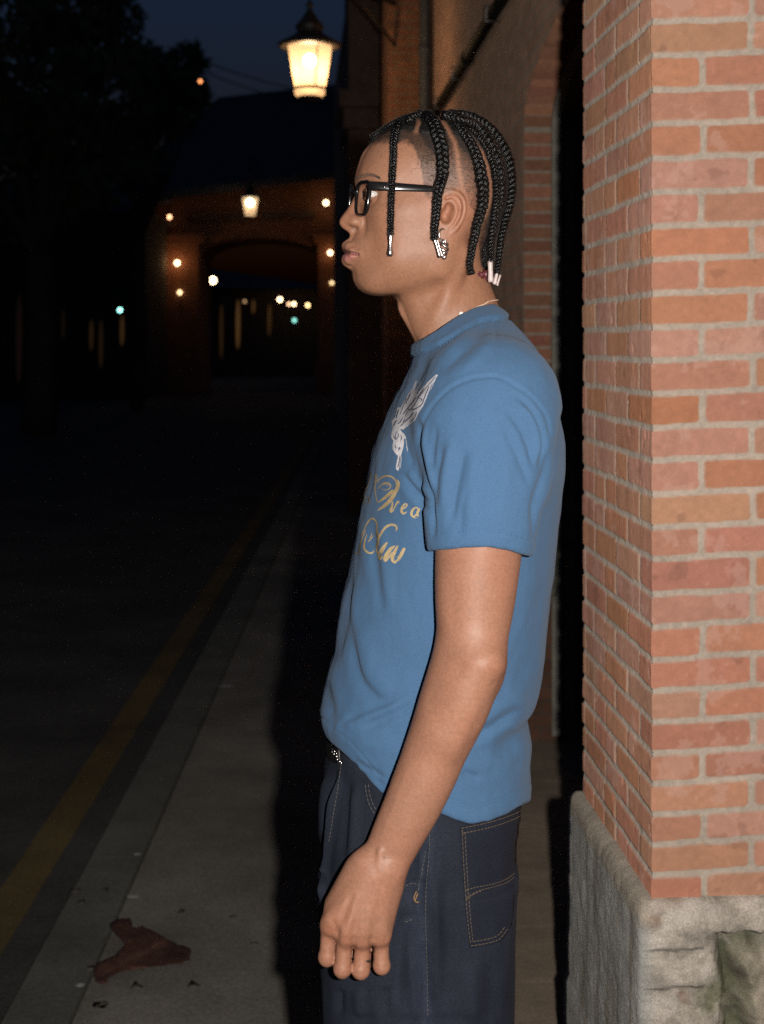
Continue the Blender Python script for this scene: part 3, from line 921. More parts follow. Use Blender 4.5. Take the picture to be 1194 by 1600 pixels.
# market hall glimpsed through the arch, and the dark house on the left
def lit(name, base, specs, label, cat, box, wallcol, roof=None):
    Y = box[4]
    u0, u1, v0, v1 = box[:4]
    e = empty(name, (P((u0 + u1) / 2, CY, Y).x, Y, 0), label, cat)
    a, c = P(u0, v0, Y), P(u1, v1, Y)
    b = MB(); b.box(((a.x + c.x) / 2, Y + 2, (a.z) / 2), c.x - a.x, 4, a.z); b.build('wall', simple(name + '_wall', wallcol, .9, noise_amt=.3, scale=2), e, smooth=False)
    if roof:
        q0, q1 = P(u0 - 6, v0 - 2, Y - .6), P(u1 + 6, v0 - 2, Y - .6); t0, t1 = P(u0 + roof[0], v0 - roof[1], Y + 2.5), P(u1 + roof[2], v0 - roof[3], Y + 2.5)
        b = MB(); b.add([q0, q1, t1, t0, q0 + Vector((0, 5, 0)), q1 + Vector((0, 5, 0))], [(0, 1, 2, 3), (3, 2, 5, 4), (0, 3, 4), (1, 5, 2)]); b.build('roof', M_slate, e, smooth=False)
    for (u, va, vb, wd, colr, st) in specs:  # added glowing ovals stand in for lamplight caught on upright posts
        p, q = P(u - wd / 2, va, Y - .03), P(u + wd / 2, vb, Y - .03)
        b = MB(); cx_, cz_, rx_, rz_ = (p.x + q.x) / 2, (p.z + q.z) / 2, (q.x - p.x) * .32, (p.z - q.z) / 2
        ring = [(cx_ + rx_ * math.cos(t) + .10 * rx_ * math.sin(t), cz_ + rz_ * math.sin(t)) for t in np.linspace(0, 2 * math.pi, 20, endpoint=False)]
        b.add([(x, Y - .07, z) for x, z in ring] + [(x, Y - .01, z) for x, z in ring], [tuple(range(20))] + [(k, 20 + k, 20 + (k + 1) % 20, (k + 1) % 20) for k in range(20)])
        glow_o = b.build('glow_strip', emit('added_strip_glow', colr, st * .62), e, smooth=False)
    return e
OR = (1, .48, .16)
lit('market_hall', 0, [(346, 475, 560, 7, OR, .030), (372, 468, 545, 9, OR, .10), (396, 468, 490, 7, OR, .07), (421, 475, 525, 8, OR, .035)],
    'low market hall with added dim glow strips seen through the gate arch', 'building', (296, 560, 452, 600, 72), (.05, .03, .02), (10, 36, -120, 6))
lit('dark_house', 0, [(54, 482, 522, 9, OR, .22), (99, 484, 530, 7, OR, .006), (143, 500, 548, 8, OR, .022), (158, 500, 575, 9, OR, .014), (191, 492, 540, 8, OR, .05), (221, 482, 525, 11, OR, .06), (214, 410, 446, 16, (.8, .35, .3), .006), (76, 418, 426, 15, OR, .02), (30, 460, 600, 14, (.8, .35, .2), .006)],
    'unlit low house at far left with a row of added dim glow strips', 'house', (-160, 227, 330, 620, 40), (.03, .022, .018), (40, 40, -80, 50))

# festoon and street bulbs
def bulb(u, v, Y, r, st, label, colr=(1, .72, .40), grp='small lights at the end of the street', light=0):
    b = MB(); p = P(u, v, Y); b.ball(p, r * .82, 8, 6)
    o = b.build('light_bulb', emit('small_bulb', colr, st * .6)); o['label'] = label; o['category'] = 'light'; o['group'] = grp
    if light:
        li = bpy.data.lights.new('bulb_light', 'POINT'); li.energy = light; li.color = (1, .5, .2); li.shadow_soft_size = .1
        lo = bpy.data.objects.new('bulb_light', li); lo.location = p + Vector((0, -.35, 0)); COL.objects.link(lo)
    return o
YB = DG - .45
CYN = (.35, 1, .85)
bulb(265, 339, YB, .07, 9, 'dim orange bulb high on the left pier of the brick gatehouse', (1, .5, .25))
bulb(277, 411, YB, .085, 16, 'bright bulb halfway up the left pier of the brick gatehouse', light=8)
bulb(281, 457, YB, .07, 8, 'lowest bulb on the left pier of the brick gatehouse', (1, .7, .35))
bulb(509.5, 317, YB, .085, 16, 'bright bulb high on the right pier of the brick gatehouse', light=4)
bulb(516, 395, YB, .08, 14, 'bulb halfway up the right pier of the gatehouse beside the man\'s mouth', light=4)
bulb(518.5, 442, YB, .065, 5, 'faint bulb low on the right pier of the gatehouse, left of the man\'s chin', (1, .7, .35))
bulb(332.5, 438, 60, .17, 22, 'largest bare bulb, hanging inside the gate arch at left', light=15)
bulb(560, 463, YB - 1, .06, 12, 'left one of two touching bulbs just under the man\'s chin')
bulb(566, 460, YB - 1, .065, 14, 'right one of two touching bulbs just under the man\'s chin')
bulb(570.5, 493, YB - 1, .07, 11, 'yellow bulb below the two touching bulbs near the man\'s neck', (1, .68, .3))
bulb(573.5, 512, YB - 1, .06, 4, 'faint yellow bulb, lowest beside the man\'s neck', (1, .75, .35))
bulb(437.5, 468, 70.5, .13, 14, 'brightest bulb in the row under the gate arch')
bulb(451.5, 475, 70.5, .09, 7, 'small dim bulb touching a brighter one in the row under the arch', (1, .6, .35))
bulb(459.5, 475, 70.5, .10, 12, 'bulb right of the small dim one in the row under the arch')
bulb(481, 477, 70.5, .11, 9, 'single amber bulb right of the close pair under the arch', (1, .68, .3))
bulb(504.5, 477, 70.5, .10, 3.2, 'faint amber bulb at the right end of the row under the arch', (1, .6, .3))
bulb(382.5, 471, 70.5, .09, 1.2, 'barely lit bulb at the left end of the row under the arch', (1, .6, .3))
bulb(460, 500.5, 70.5, .11, 3.6, 'small greenish light low under the gate arch', CYN)
bulb(187.5, 484.5, 38, .065, 9, 'blue-green light on the dark house at left', CYN)
bulb(313, 127, 30, .045, 5, 'small orange light in front of the dark tree', (1, .35, .12))

# ================================================================== overhead wires, trees
M_wire = simple('wire_black', (.01, .01, .01), .7)
for i, (a, c, sag, lab) in enumerate((((322, 86), (560, 148), .25, 'upper of two thin wires crossing the night sky behind the lantern'), ((318, 96), (560, 160), .35, 'lower of two thin wires crossing the night sky behind the lantern'))):
    p, q = P(a[0] - 60, a[1] - 14, 28), P(c[0] + 30, c[1] + 6, 34)
    pts = [p.lerp(q, t) + Vector((0, 0, -sag * 4 * t * (1 - t))) for t in np.linspace(0, 1, 20)]
    b = MB(); b.tube(pts, .014, 5); o = b.build('overhead_wire', M_wire); tag(o, lab, 'wire', 'overhead wires')

M_leaf = simple('night_foliage', (.05, .062, .03), .7, noise_amt=.5, scale=1.5)
M_bark = simple('bark', (.06, .045, .03), .9, noise_amt=.4, scale=6)
def tree(Y, base_u, trunk_r, clumps, nleaf, size, label, seed):
    r = np.random.default_rng(seed)
    e = empty('tree', (P(base_u, CY, Y).x, Y, 0), label, 'tree', 'dark trees against the night sky')
    root = Vector((P(base_u, CY, Y).x, Y, 0))
    b = MB()
    cs = [(P(u, v, Y + dy), rr / F * Y) for (u, v, rr, dy) in clumps]
    fork = root + Vector((0, 0, cs[0][0].z * .5))
    b.tube(catmull([root, root + Vector((.1, 0, fork.z * .5)), fork], 8), list(np.linspace(trunk_r, trunk_r * .7, 8)), 10)
    for (c, rr) in cs:
        mid = fork.lerp(c, .5) + Vector((r.uniform(-.3, .3), r.uniform(-.3, .3), .2))
        b.tube(catmull([fork, mid, c], 8), list(np.linspace(trunk_r * .5, trunk_r * .08, 8)), 6)
        for k in range(5):
            d = Vector(r.normal(size=3)); d.normalize()
            b.tube([c, c + d * rr * .45, c + d * rr * .85 + Vector((0, 0, -.1))], [trunk_r * .1, trunk_r * .06, trunk_r * .02], 5)
    b.build('trunk', M_bark, e)
    vs = []; fs = []
    tot = sum(rr ** 2 for _, rr in cs)
    for (c, rr) in cs:
        n = int(nleaf * rr ** 2 / tot)
        d = r.normal(size=(n, 3)); d /= np.linalg.norm(d, axis=1)[:, None]
        # leaves gathered in sprays
        sp = r.normal(size=(26, 3)); sp /= np.linalg.norm(sp, axis=1)[:, None]
        ctr = sp[r.integers(0, 26, n)] * r.uniform(.55, .95, (n, 1)) + d * r.uniform(0, .34, (n, 1))
        pos = np.array(c)[None] + ctr * rr * np.array((1, .9, .92))
        for p in pos:
            a = Vector(r.normal(size=3)).normalized(); q = a.orthogonal().normalized(); s = size * r.uniform(.6, 1.3)
            p = Vector(p); k = len(vs)
            vs += [p - a * s, p + q * s * .45, p + a * s, p - q * s * .45]; fs.append((k, k + 1, k + 2, k + 3))
    rawmesh('crown', vs, fs, M_leaf, e, smooth=False)
    return e
tree(24, 60, .32, [(60, 120, 120, 0), (-40, 60, 120, 1), (140, 60, 90, 0), (165, 150, 80, -.5), (40, 260, 130, .5), (150, 240, 100, 0), (-60, 220, 130, 0), (100, -30, 110, 0), (165, -40, 75, 0), (190, 20, 42, 0)], 9000, .13, 'tall black tree filling the upper left corner', 3)
tree(33, 214, .16, [(285, 122, 46, 0), (250, 110, 40, .4), (262, 165, 60, 0), (230, 190, 60, .5), (306, 150, 30, 0), (215, 120, 45, 0), (292, 92, 32, 0), (190, 230, 70, 0)], 5200, .13, 'smaller round dark tree right of the tallest tree, before the slate roof', 4)

# ================================================================== litter on the pavement
def leaf_mesh():
    # a big dry leaf, curled, lying on the concrete
    base = [(150, 1538), (146, 1515), (160, 1505), (176, 1498), (196, 1480), (178, 1462), (172, 1450), (186, 1440), (203, 1440), (208, 1452), (222, 1452), (240, 1459), (262, 1469), (283, 1480), (297, 1487), (300, 1494), (296, 1505), (284, 1511), (258, 1513), (232, 1516), (205, 1518), (186, 1521), (172, 1529), (166, 1540), (158, 1538)]
    rl = random.Random(4); dn = []
    for i in range(len(base)):
        (a0, a1), (c0, c1) = base[i], base[(i + 1) % len(base)]; k = max(1, int(math.hypot(c0 - a0, c1 - a1) / 5))
        for t in range(k): dn.append((a0 + (c0 - a0) * t / k + rl.uniform(-1.7, 1.7), a1 + (c1 - a1) * t / k + rl.uniform(-1.4, 1.4)))
    base = dn
    P2 = [G(u, v) for u, v in base]
    poly = [Vector((p.x, p.y)) for p in P2]
    inner = []
    xs = [p.x for p in poly]; ys = [p.y for p in poly]
    def inside(x, y):
        c = False; n = len(poly); j = n - 1
        for i in range(n):
            if (poly[i].y > y) != (poly[j].y > y) and x < (poly[j].x - poly[i].x) * (y - poly[i].y) / (poly[j].y - poly[i].y) + poly[i].x: c = not c
            j = i
        return c
    for x in np.arange(min(xs), max(xs), .012):
        for y in np.arange(min(ys), max(ys), .016):
            if inside(x, y): inner.append(Vector((x + random.uniform(-.003, .003), y)))
    res = delaunay_2d_cdt(poly + inner, [], [list(range(len(poly)))], 1, 1e-5)
    vs = []; cs = []
    for p in res[0]:
        q = Vector((p.x, p.y, 0))
        z = .004 + .004 * noise.noise(q * 18) + .003 * noise.noise(q * 55)
        # fold along the midrib
        a, c = G(150, 1530), G(262, 1470)
        dd = (q - a).cross((c - a).normalized()).z
        z += min(.004, abs(dd) * .04)
        vs.append((p.x, p.y, max(.003, z)))
        rib = math.exp(-(dd / .006) ** 2)
        k = 1 + .5 * noise.noise(q * 30) + .3 * noise.noise(q * 120)
        near = min(1, max(0, (p.x + .62) / .1))
        k *= 1 + .5 * noise.noise(q * 9); cs.append((.090 * k + .05 * rib, .042 * k + .032 * rib, .030 * k + .018 * rib))
    return rawmesh('dry_leaf', vs, res[2], colmat('dead_leaf', rough=.6, spec=.3, amt=.25, scale=60, bump=.5, bscale=120, bdist=.002), None, True, np.array(cs))
o = leaf_mesh(); tag(o, 'large curled reddish brown dead leaf lying on the pavement', 'leaf')
sol = o.modifiers.new('thick', 'SOLIDIFY'); sol.thickness = .0015
bits = [(118, 1392, .018, 'dark leaf scrap just past the kerb joint'), (127, 1411, .014, 'dark scrap lying below another on the kerb'), (211, 1543, .020, 'dark leaf scrap on the pavement under the dead leaf'), (157, 1571, .018, 'dark leaf scrap lowest on the pavement by the stain'),
        (165, 1391, .014, 'thin dark twig scrap on the kerb stone beside the joint'), (363, 1434, .012, 'small dark scrap right of the dead leaf, higher up'), (397, 1475, .011, 'small dark scrap at the edge of the man\'s shadow'), (300, 1542, .022, 'flat dark scrap below right of the dead leaf'), (140, 1514, .020, 'dark stalk piece touching the tip of the dead leaf'), (285, 1425, .012, 'tiny dark scrap above the dead leaf')]
M_bit = simple('leaf_scrap_dark', (.105, .094, .078), .8)
for (u, v, s, lab) in bits:
    p = G(u, v); b = MB(); n = 7; s *= .75; vs = [p + Vector((0, 0, .004))]
    for k in range(n):
        an = 2 * math.pi * k / n; rr = s * random.uniform(.35, 1.15)
        vs.append(p + Vector((math.cos(an) * rr * 1.3, math.sin(an) * rr * 1.8, random.uniform(.002, .004))))
    b.add(vs, [(0, 1 + k, 1 + (k + 1) % n) for k in range(n)] + [tuple(range(n, 0, -1))]); o = b.build('leaf_scrap', M_bit); tag(o, lab, 'leaf scrap', 'leaf scraps on the pavement')
M_spot = simple('pale_gum', (.42, .40, .37), .8)
for (u, v, s, lab) in ((208, 1402, .020, 'larger pale gum spot on the kerb joint above the leaf'), (214, 1336, .014, 'small pale gum spot on the kerb stones, farther off'), (352, 1073, .035, 'distant pale gum spot on the pavement near the man\'s shadow'), (125, 1541, .013, 'pale gum spot left of the dead leaf')):
    p = G(u, v); b = MB(); n = 9; vs = [p + Vector((0, 0, .006))]
    for k in range(n):
        an = 2 * math.pi * k / n; rr = s * random.uniform(.7, 1.1); vs.append(p + Vector((math.cos(an) * rr, math.sin(an) * rr, .003)))
    b.add(vs, [(0, 1 + k, 1 + (k + 1) % n) for k in range(n)]); o = b.build('gum_spot', M_spot); tag(o, lab, 'gum spot', 'gum spots on the pavement')
# ================================================================== the man
man = empty('person', (.12, D, 0), 'young man in blue printed T-shirt and dark jeans standing in profile, braided hair', 'person')

YAW = math.radians(11.5); cs_, sn_ = math.cos(YAW), math.sin(YAW); X0 = 690.0
def Lc(u, v, y=0.0):
    "head-local point (photo-pixel units, midplane) seen at photo (u, v) when its local y is given"
    x = u
    for _ in range(5):
        Yw = (x - X0) * sn_ + y * cs_
        k = 1 + Yw / F
        x = X0 + (CX + (u - CX) * k - X0 + y * sn_) / cs_
    return np.array((x, y, (CY - v) * k))
def h2w(Pt):
    "head-local -> world"
    Pt = np.asarray(Pt, dtype=np.float64)
    x, y, z = Pt[..., 0] - X0, Pt[..., 1], Pt[..., 2]
    xw = X0 + x * cs_ - y * sn_; yw = x * sn_ + y * cs_
    return np.stack([(xw - CX) / S, D + yw / S, H + z / S], -1)
def w2h(W):
    W = np.asarray(W, dtype=np.float64)
    xw = W[..., 0] * S + CX - X0; yw = (W[..., 1] - D) * S
    return np.stack([X0 + xw * cs_ + yw * sn_, -xw * sn_ + yw * cs_, (W[..., 2] - H) * S], -1)
def mir(p): return np.array((p[0], -p[1], p[2]))

# ------------------------------------------------------------------ head and neck (pixel units)
prof_uv = [(640, 120), (608, 180), (590, 205), (579, 223), (567, 238), (560.5, 255), (556.5, 270), (555, 283), (556, 291), (556, 298), (553.5, 307), (548.5, 317), (542.5, 327), (535.5, 336), (531, 343), (530, 348), (532.5, 354),
           (538, 359), (543, 362.5), (545, 366), (543.5, 371), (539, 375.5), (534.8, 380.5), (534, 385), (536, 390), (540.2, 394), (536.2, 398.5), (533.8, 404), (534.2, 409.5), (537, 415), (543.5, 419.5), (550, 423.5), (551, 430), (552.5, 438), (557, 447), (565, 455), (576, 460), (592, 462.5), (610, 461.5), (618, 463), (621, 471), (621.5, 482), (625, 492), (633, 505), (642, 521), (651, 538), (662, 560), (680, 620)]
prof = np.array([Lc(u, v, 0)[[0, 2]] for u, v in prof_uv])
prof = catmull(prof, 240)

HF = Field((500, -108, -92), (826, 108, 392), 1.7)
def E(c, r, k=14, op='u', both=False, rot=None):
    HF.ell(c, r, k, op, rot)
    if both: HF.ell(mir(c), r, k, op, rot)
def CP(a, b, ra, rb, k=8, op='u', both=True, flat=None):
    HF.cap(a, b, ra, rb, k, op, flat)
    if both: HF.cap(mir(a), mir(b), ra, rb, k, op, flat)
zz_ = lambda v: CY - v
# cranium
E((662, 0, zz_(270)), (100, 85, 84), 1); E((706, 0, zz_(283)), (87, 93, 94), 22); E((694, 0, zz_(325)), (88, 82, 78), 22)
# face mass, cheeks, jaw
E((636, 0, zz_(330)), (78, 75, 82), 22)
E((604, 0, zz_(285)), (50, 62, 42), 20)
E((618, 0, zz_(395)), (62, 56, 66), 22)
CP((640, -50, zz_(338)), (690, -64, zz_(335)), 24, 18, 30)
E((612, -46, zz_(344)), (30, 21, 28), 30, both=True)
CP((586, -20, zz_(436)), (672, -50, zz_(420)), 21, 20, 34); CP((672, -52, zz_(425)), (690, -64, zz_(365)), 20, 18, 22)
CP((618, -38, zz_(398)), (664, -50, zz_(388)), 30, 30, 34)
E((577, 0, zz_(438)), (25, 27, 23), 16)
E((575.5, 0, zz_(397)), (35, 34, 36), 18)
# brow
CP((566, -6, zz_(283)), (584, -34, zz_(279)), 10, 9, 14); CP((584, -34, zz_(279)), (604, -56, zz_(287)), 9, 8, 14)
# eye sockets
E((565, -35, zz_(308)), (17, 20, 14), 14, 's', both=True)
# nose
CP((566, 0, zz_(298)), (546, 0, zz_(342)), 9.5, 12, 12, both=False); E((547, 0, zz_(347)), (17.0, 15, 13.0), 9)
E((551.5, -14, zz_(350)), (11.5, 9.0, 10), 5, both=True)
CP((564, -24, zz_(349)), (561, -27, zz_(364)), 1.6, 1.0, 8, 's')          # crease beside the wing
E((549, -10.5, zz_(359.5)), (6.5, 5.5, 5.0), 1.6, 's', both=True)           # nostrils
# neck
HF.cap((676, 0, zz_(410)), (747, 0, zz_(590)), 72, 74, 20, 'u', flat=(50, 66))
CP((708, -62, zz_(400)), (662, -20, zz_(548)), 12, 10, 16)
HF.blur(5)
# front profile
pc_ = prof
def dprof(x, z):
    xx, zz2 = np.broadcast_arrays(x[:, 0, :], z[0, 0, :][None, :] if z.ndim == 3 else z)
    d, al, sd = seg_dist(xx.astype(float), zz2.astype(float), pc_)
    xf = np.interp(-zz2, -pc_[:, 1], pc_[:, 0])
    return np.where(xx < xf, d, -d)
DP = dprof(HF.X, HF.Z)[:, None, :].astype(np.float32)
HF.F = -smin(-HF.F, -DP, 5.0)
slab = np.maximum(-smin(-(DP + .3), -(np.abs(HF.Y) - 5.0), 8.0), np.maximum(-DP - 24.0, np.maximum(-HF.Z - 30.0, HF.Z - 318.0)))
HF.F = smin(HF.F, slab.astype(np.float32), 7.0)
# lips
def Lm(u, v, y): return Lc(u, v, y)
ul0 = Lc(543.5, 384.5, 0); ul1 = Lc(546, 386.5, -12); lc = Lc(558.5, 396, -27.5)
ul2 = Lc(550.5, 391.8, -21.5); ll2 = Lc(551, 400, -21.5)
CP(ul0, ul1, 7.8, 6.0, 6); CP(ul1, ul2, 6.0, 3.6, 6); CP(ul2, lc, 3.4, 1.6, 6)
ll0 = Lc(544, 405.5, 0); ll1 = Lc(546, 405, -12)
CP(ll0, ll1, 9.0, 7.0, 5); CP(ll1, ll2, 7.0, 4.2, 5); CP(ll2, lc, 4.0, 1.6, 5)
mouth = [Lc(534.5, 394.2, 0), Lc(538.5, 394.8, -13), Lc(546.5, 395.4, -25), lc + (1, -1.0, -2)]
for i in range(3): CP(mouth[i], mouth[i + 1], 1.7, 1.7, 1.8, 's')
CP(Lc(544, 368, 0), Lc(540, 376, 0), 1.8, 1.8, 4, 's', both=False)
# re-trim to the traced outline
HF.F = -smin(-HF.F, -(DP - .2), 1.6)
# eyelids: a shell round the eyeball with an almond opening
EYE = np.array((573.5, -34, zz_(310.0)))
E(EYE, (16.2, 16.2, 14.5), 5, both=True)
for sy in (1, -1):
    ey = EYE * (1, sy, 1)
    rz = Matrix.Rotation(math.radians(38 * sy), 3, 'Z')
    HF.ell(ey + np.array((-10.0, -7.5 * sy, -.5)), (13.0, 18.5, 4.9), 1.4, 's', rz)
    HF.ell(ey, (14.2, 14.2, 14.2), .4, 's')
CP(EYE + (-14, 0, 13), EYE + (8, -17, 9), 1.3, 1.2, 4, 's')           # lid fold
# ear
def EL(u, v, y): return Lc(u, v, y)
ec = EL(708, 333, -80)
rotE = Matrix.Rotation(math.radians(-14), 3, 'Y') @ Matrix.Rotation(math.radians(20), 3, 'Z')
for sy in (1, -1):
    q = (1, sy, 1)
    R_ = rotE if sy == 1 else Matrix.Rotation(math.radians(-14), 3, 'Y') @ Matrix.Rotation(math.radians(-20), 3, 'Z')
    HF.ell(EL(706, 331, -78) * q, (21, 5.5, 35), 5, 'u', R_)
    hx = [(688.5, 327, -76), (687, 314, -79), (692, 303.5, -83), (703, 299, -87), (715, 302, -91), (723, 311, -94), (726, 323, -94), (724, 336, -93), (718.5, 348, -90), (711, 358, -86), (703, 366, -83)]
    hx = catmull([EL(*p) * q for p in hx], 34)
    HF.chain(hx, np.linspace(2.6, 3.8, 34), 2.5)
    an = catmull([EL(*p) * q for p in [(704, 314, -84), (711, 322, -87), (713.5, 334, -88), (709, 345, -86), (700, 352, -83), (692, 351, -80)]], 20)
    HF.chain(an, np.full(20, 3.4), 4)
    HF.ell(EL(694, 364, -80) * q, (8.5, 5.5, 9.5), 5)
    HF.ell(EL(687.5, 340, -81) * q, (5, 5.0, 7.5), 3)
    HF.ell(EL(697, 337, -90) * q, (8.5, 14, 11.5), 4, 's'); HF.ell(EL(702, 326, -90) * q, (6, 11, 9), 4, 's')
    gr = catmull([EL(*p) * q for p in [(697, 310, -88), (705, 307, -91), (714, 312, -94), (718.5, 323, -95), (717, 337, -94), (711, 349, -91)]], 20)
    HF.chain(gr, np.full(20, 1.8), 2.5, 's')
HV, HQ = HF.mesh()
print('head', len(HV))
HVw = h2w(HV)
def mirY(V):
    W = V.copy(); W[:, 1] = D - np.abs(W[:, 1] - D); return W
def foldmove(V, Q, folds, seed, wav=(.0012, 9), front_only=True):
    n = vnormals(V, Q); W = mirY(V); u, v = proj(W); d = np.zeros(len(V))
    for f in folds:
        poly, w_, amp = f[0], f[1], f[2]; kind = f[3] if len(f) > 3 else 'g'
        poly = catmull(poly, 24) if len(poly) > 2 else np.array(poly, float)
        m = (u > poly[:, 0].min() - 3 * w_) & (u < poly[:, 0].max() + 3 * w_) & (v > poly[:, 1].min() - 3 * w_) & (v < poly[:, 1].max() + 3 * w_)
        if not m.any(): continue
        q, al, sd = seg_dist(u[m], v[m], poly)
        tp_ = np.clip(np.minimum(al, 1 - al) / .28, 0, 1); tp_ = tp_ * tp_ * (3 - 2 * tp_)
        if kind == 's':                               # one sharp side, one soft side
            s_ = q * sd; pr = np.where(s_ < 0, np.exp(-(s_ / (w_ * .6)) ** 2), np.exp(-(s_ / w_) ** 2))
        elif kind == 'e':                             # keeps its depth to the ends
            pr = np.exp(-(q / w_) ** 2); tp_ = np.clip(np.minimum(al, 1 - al) / .06, 0, 1)
        else: pr = np.exp(-(q / w_) ** 2)
        face = np.clip((-n[m, 1] * np.sign(D - V[m, 1]) + .25) / .4, 0, 1)
        far = (V[m, 1] > D) * .6 + (V[m, 1] <= D)
        d[m] += amp * pr * tp_ * face * far
    d += nz(V, wav[1], 3, seed) * wav[0]
    return V + n * d[:, None]
HVw = foldmove(HVw, HQ, [([(536, 394.2), (545, 394.6), (553, 395.5), (562, 397)], 2.2, -.0016, 'e'), ([(562, 352), (568, 362), (567, 376)], 6, -.0007), ([(640, 476), (668, 458), (692, 430)], 14, -.0022), ([(600, 452), (640, 446), (672, 428)], 9, .0008), ([(566, 404), (563, 396), (565, 388)], 4, .0006), ([(582, 320), (596, 318), (606, 310)], 4, -.0006), ([(648, 500), (672, 470), (700, 425)], 10, -.0012), ([(665, 520), (690, 480), (712, 430)], 10, .0010)], 82, (.0002, 60))

# ------------------------------------------------------------------ arm and hand (metres)
def A_(u, v, Y): return np.array(P(u, v, Y))
AF = Field((-.095, 1.505, .80), (.205, 1.665, 1.40), .0019)
arm = [(762, 690, 1.592, .050, .048), (752, 790, 1.588, .0500, .047), (747, 865, 1.586, .0488, .046), (743, 930, 1.584, .0452, .044), (738.5, 985, 1.581, .0410, .0415), (730, 1036, 1.578, .0405, .040), (711, 1095, 1.576, .0395, .0385), (684.5, 1163, 1.574, .0358, .0365), (653.5, 1238, 1.573, .0330, .032), (618, 1312, 1.574, .0290, .0245), (598.5, 1352, 1.574, .0262, .0205)]
arm = catmull(arm, 46)
for i in range(len(arm) - 1):
    a, b_ = arm[i], arm[i + 1]
    AF.cap(A_(*a[:3]), A_(*b_[:3]), a[3], b_[3], .0, 'u', flat=(a[4], b_[4]))
AF.blur(6)
AF.ell(A_(755, 1044, 1.583), (.022, .024, .030), .012)                      # elbow point
AF.ell(A_(726, 1085, 1.555), (.015, .012, .032), .022)
AF.cap(A_(752, 1035, 1.551), A_(700, 1140, 1.556), .011, .006, .04)           # brachioradialis mass
AF.ell(A_(613, 1354, 1.563), (.0105, .009, .012), .010)                      # ulna head
# metacarpals
MC = {'i': (517.5, 1440, 1.566), 'm': (541.5, 1454, 1.558), 'r': (568, 1458, 1.560), 'l': (594.5, 1456, 1.567)}
wr = {'i': (568, 1352, 1.572), 'm': (584, 1352, 1.569), 'r': (601, 1355, 1.569), 'l': (610, 1362, 1.573)}
for k_, r0, r1 in (('i', .0150, .0098), ('m', .0150, .0106), ('r', .0148, .0104), ('l', .0130, .0100)):
    AF.cap(A_(*wr[k_]), A_(*MC[k_]), r0, r1, .014)
AF.cap(A_(588, 1372, 1.580), A_(552, 1436, 1.575), .019, .015, .02)            # palm body
AF.cap(A_(604, 1384, 1.580), A_(591, 1442, 1.580), .0138, .0122, .014)
AF.cap(A_(560, 1362, 1.579), A_(528, 1412, 1.580), .0125, .0118, .014)          # thenar side
# knuckles and tendons
for k_, dz, r_ in (('i', 0, .0088), ('m', 0, .0102), ('r', 0, .0098), ('l', 0, .0090)):
    u, v, Y = MC[k_]
    AF.ell(A_(u, v + 8, Y - .0040), (r_, r_ * .85, r_ * 1.05), .008)
for k_, u0, v0 in (('i', 577, 1365), ('m', 584, 1362), ('r', 592, 1362), ('l', 601, 1366)):
    u, v, Y = MC[k_]
    AF.cap(A_(u0, v0, 1.5575), A_(u, v - 4, Y - .0100), .0022, .0030, .012)
# a vein or two
AF.chain([A_(594, 1330, 1.5535), A_(591, 1372, 1.5530), A_(582, 1402, 1.5525), A_(576, 1432, 1.5515)], [.0016] * 4, .008)
AF.chain([A_(552, 1388, 1.5585), A_(543, 1418, 1.5555), A_(530, 1436, 1.5545)], [.0014] * 3, .008)
Fp = AF.F.copy()
AF.F[:] = 1e3
fing = {'i': [(514.5, 1450, 1.569), (511.0, 1497, 1.566), (521, 1497, 1.588), (533, 1470, 1.597)],
        'm': [(539.5, 1464, 1.561), (535, 1515, 1.557), (543, 1514, 1.584), (551, 1482, 1.596)],
        'r': [(567.5, 1468, 1.564), (563.8, 1517, 1.559), (567, 1515, 1.585), (571, 1484, 1.597)],
        'l': [(595, 1466, 1.571), (596.5, 1510, 1.567), (596, 1507, 1.588), (590, 1484, 1.598)]}
frad = {'i': (.0091, .0088, .0084, .0072), 'm': (.0090, .0089, .0086, .0074), 'r': (.0090, .0090, .0086, .0072), 'l': (.0090, .0086, .0078, .0064)}
allF = AF.F
for k_ in 'imrl':
    AF.F = np.full_like(allF, 1e3)
    pts = [A_(*q) for q in fing[k_]]
    for j in range(3): AF.cap(pts[j], pts[j + 1], frad[k_][j], frad[k_][j + 1], .004)
    AF.cap(pts[1] + np.array((-.0019, .002, .0012)), pts[1] + np.array((.0019, .002, .0012)), frad[k_][1] * .86, frad[k_][1] * .86, .003)
    allF = np.minimum(allF, AF.F)
AF.F = allF
# thumb, resting on the far side of the forefinger
th_ = [A_(532, 1408, 1.588), A_(519, 1446, 1.597), A_(524, 1478, 1.602), A_(533, 1500, 1.603)]
AF.chain(th_, [.0125, .0108, .0098, .0075], .004)
AF.F = smin(AF.F, Fp, .006)
AV, AQ = AF.mesh()
print('arm', len(AV))

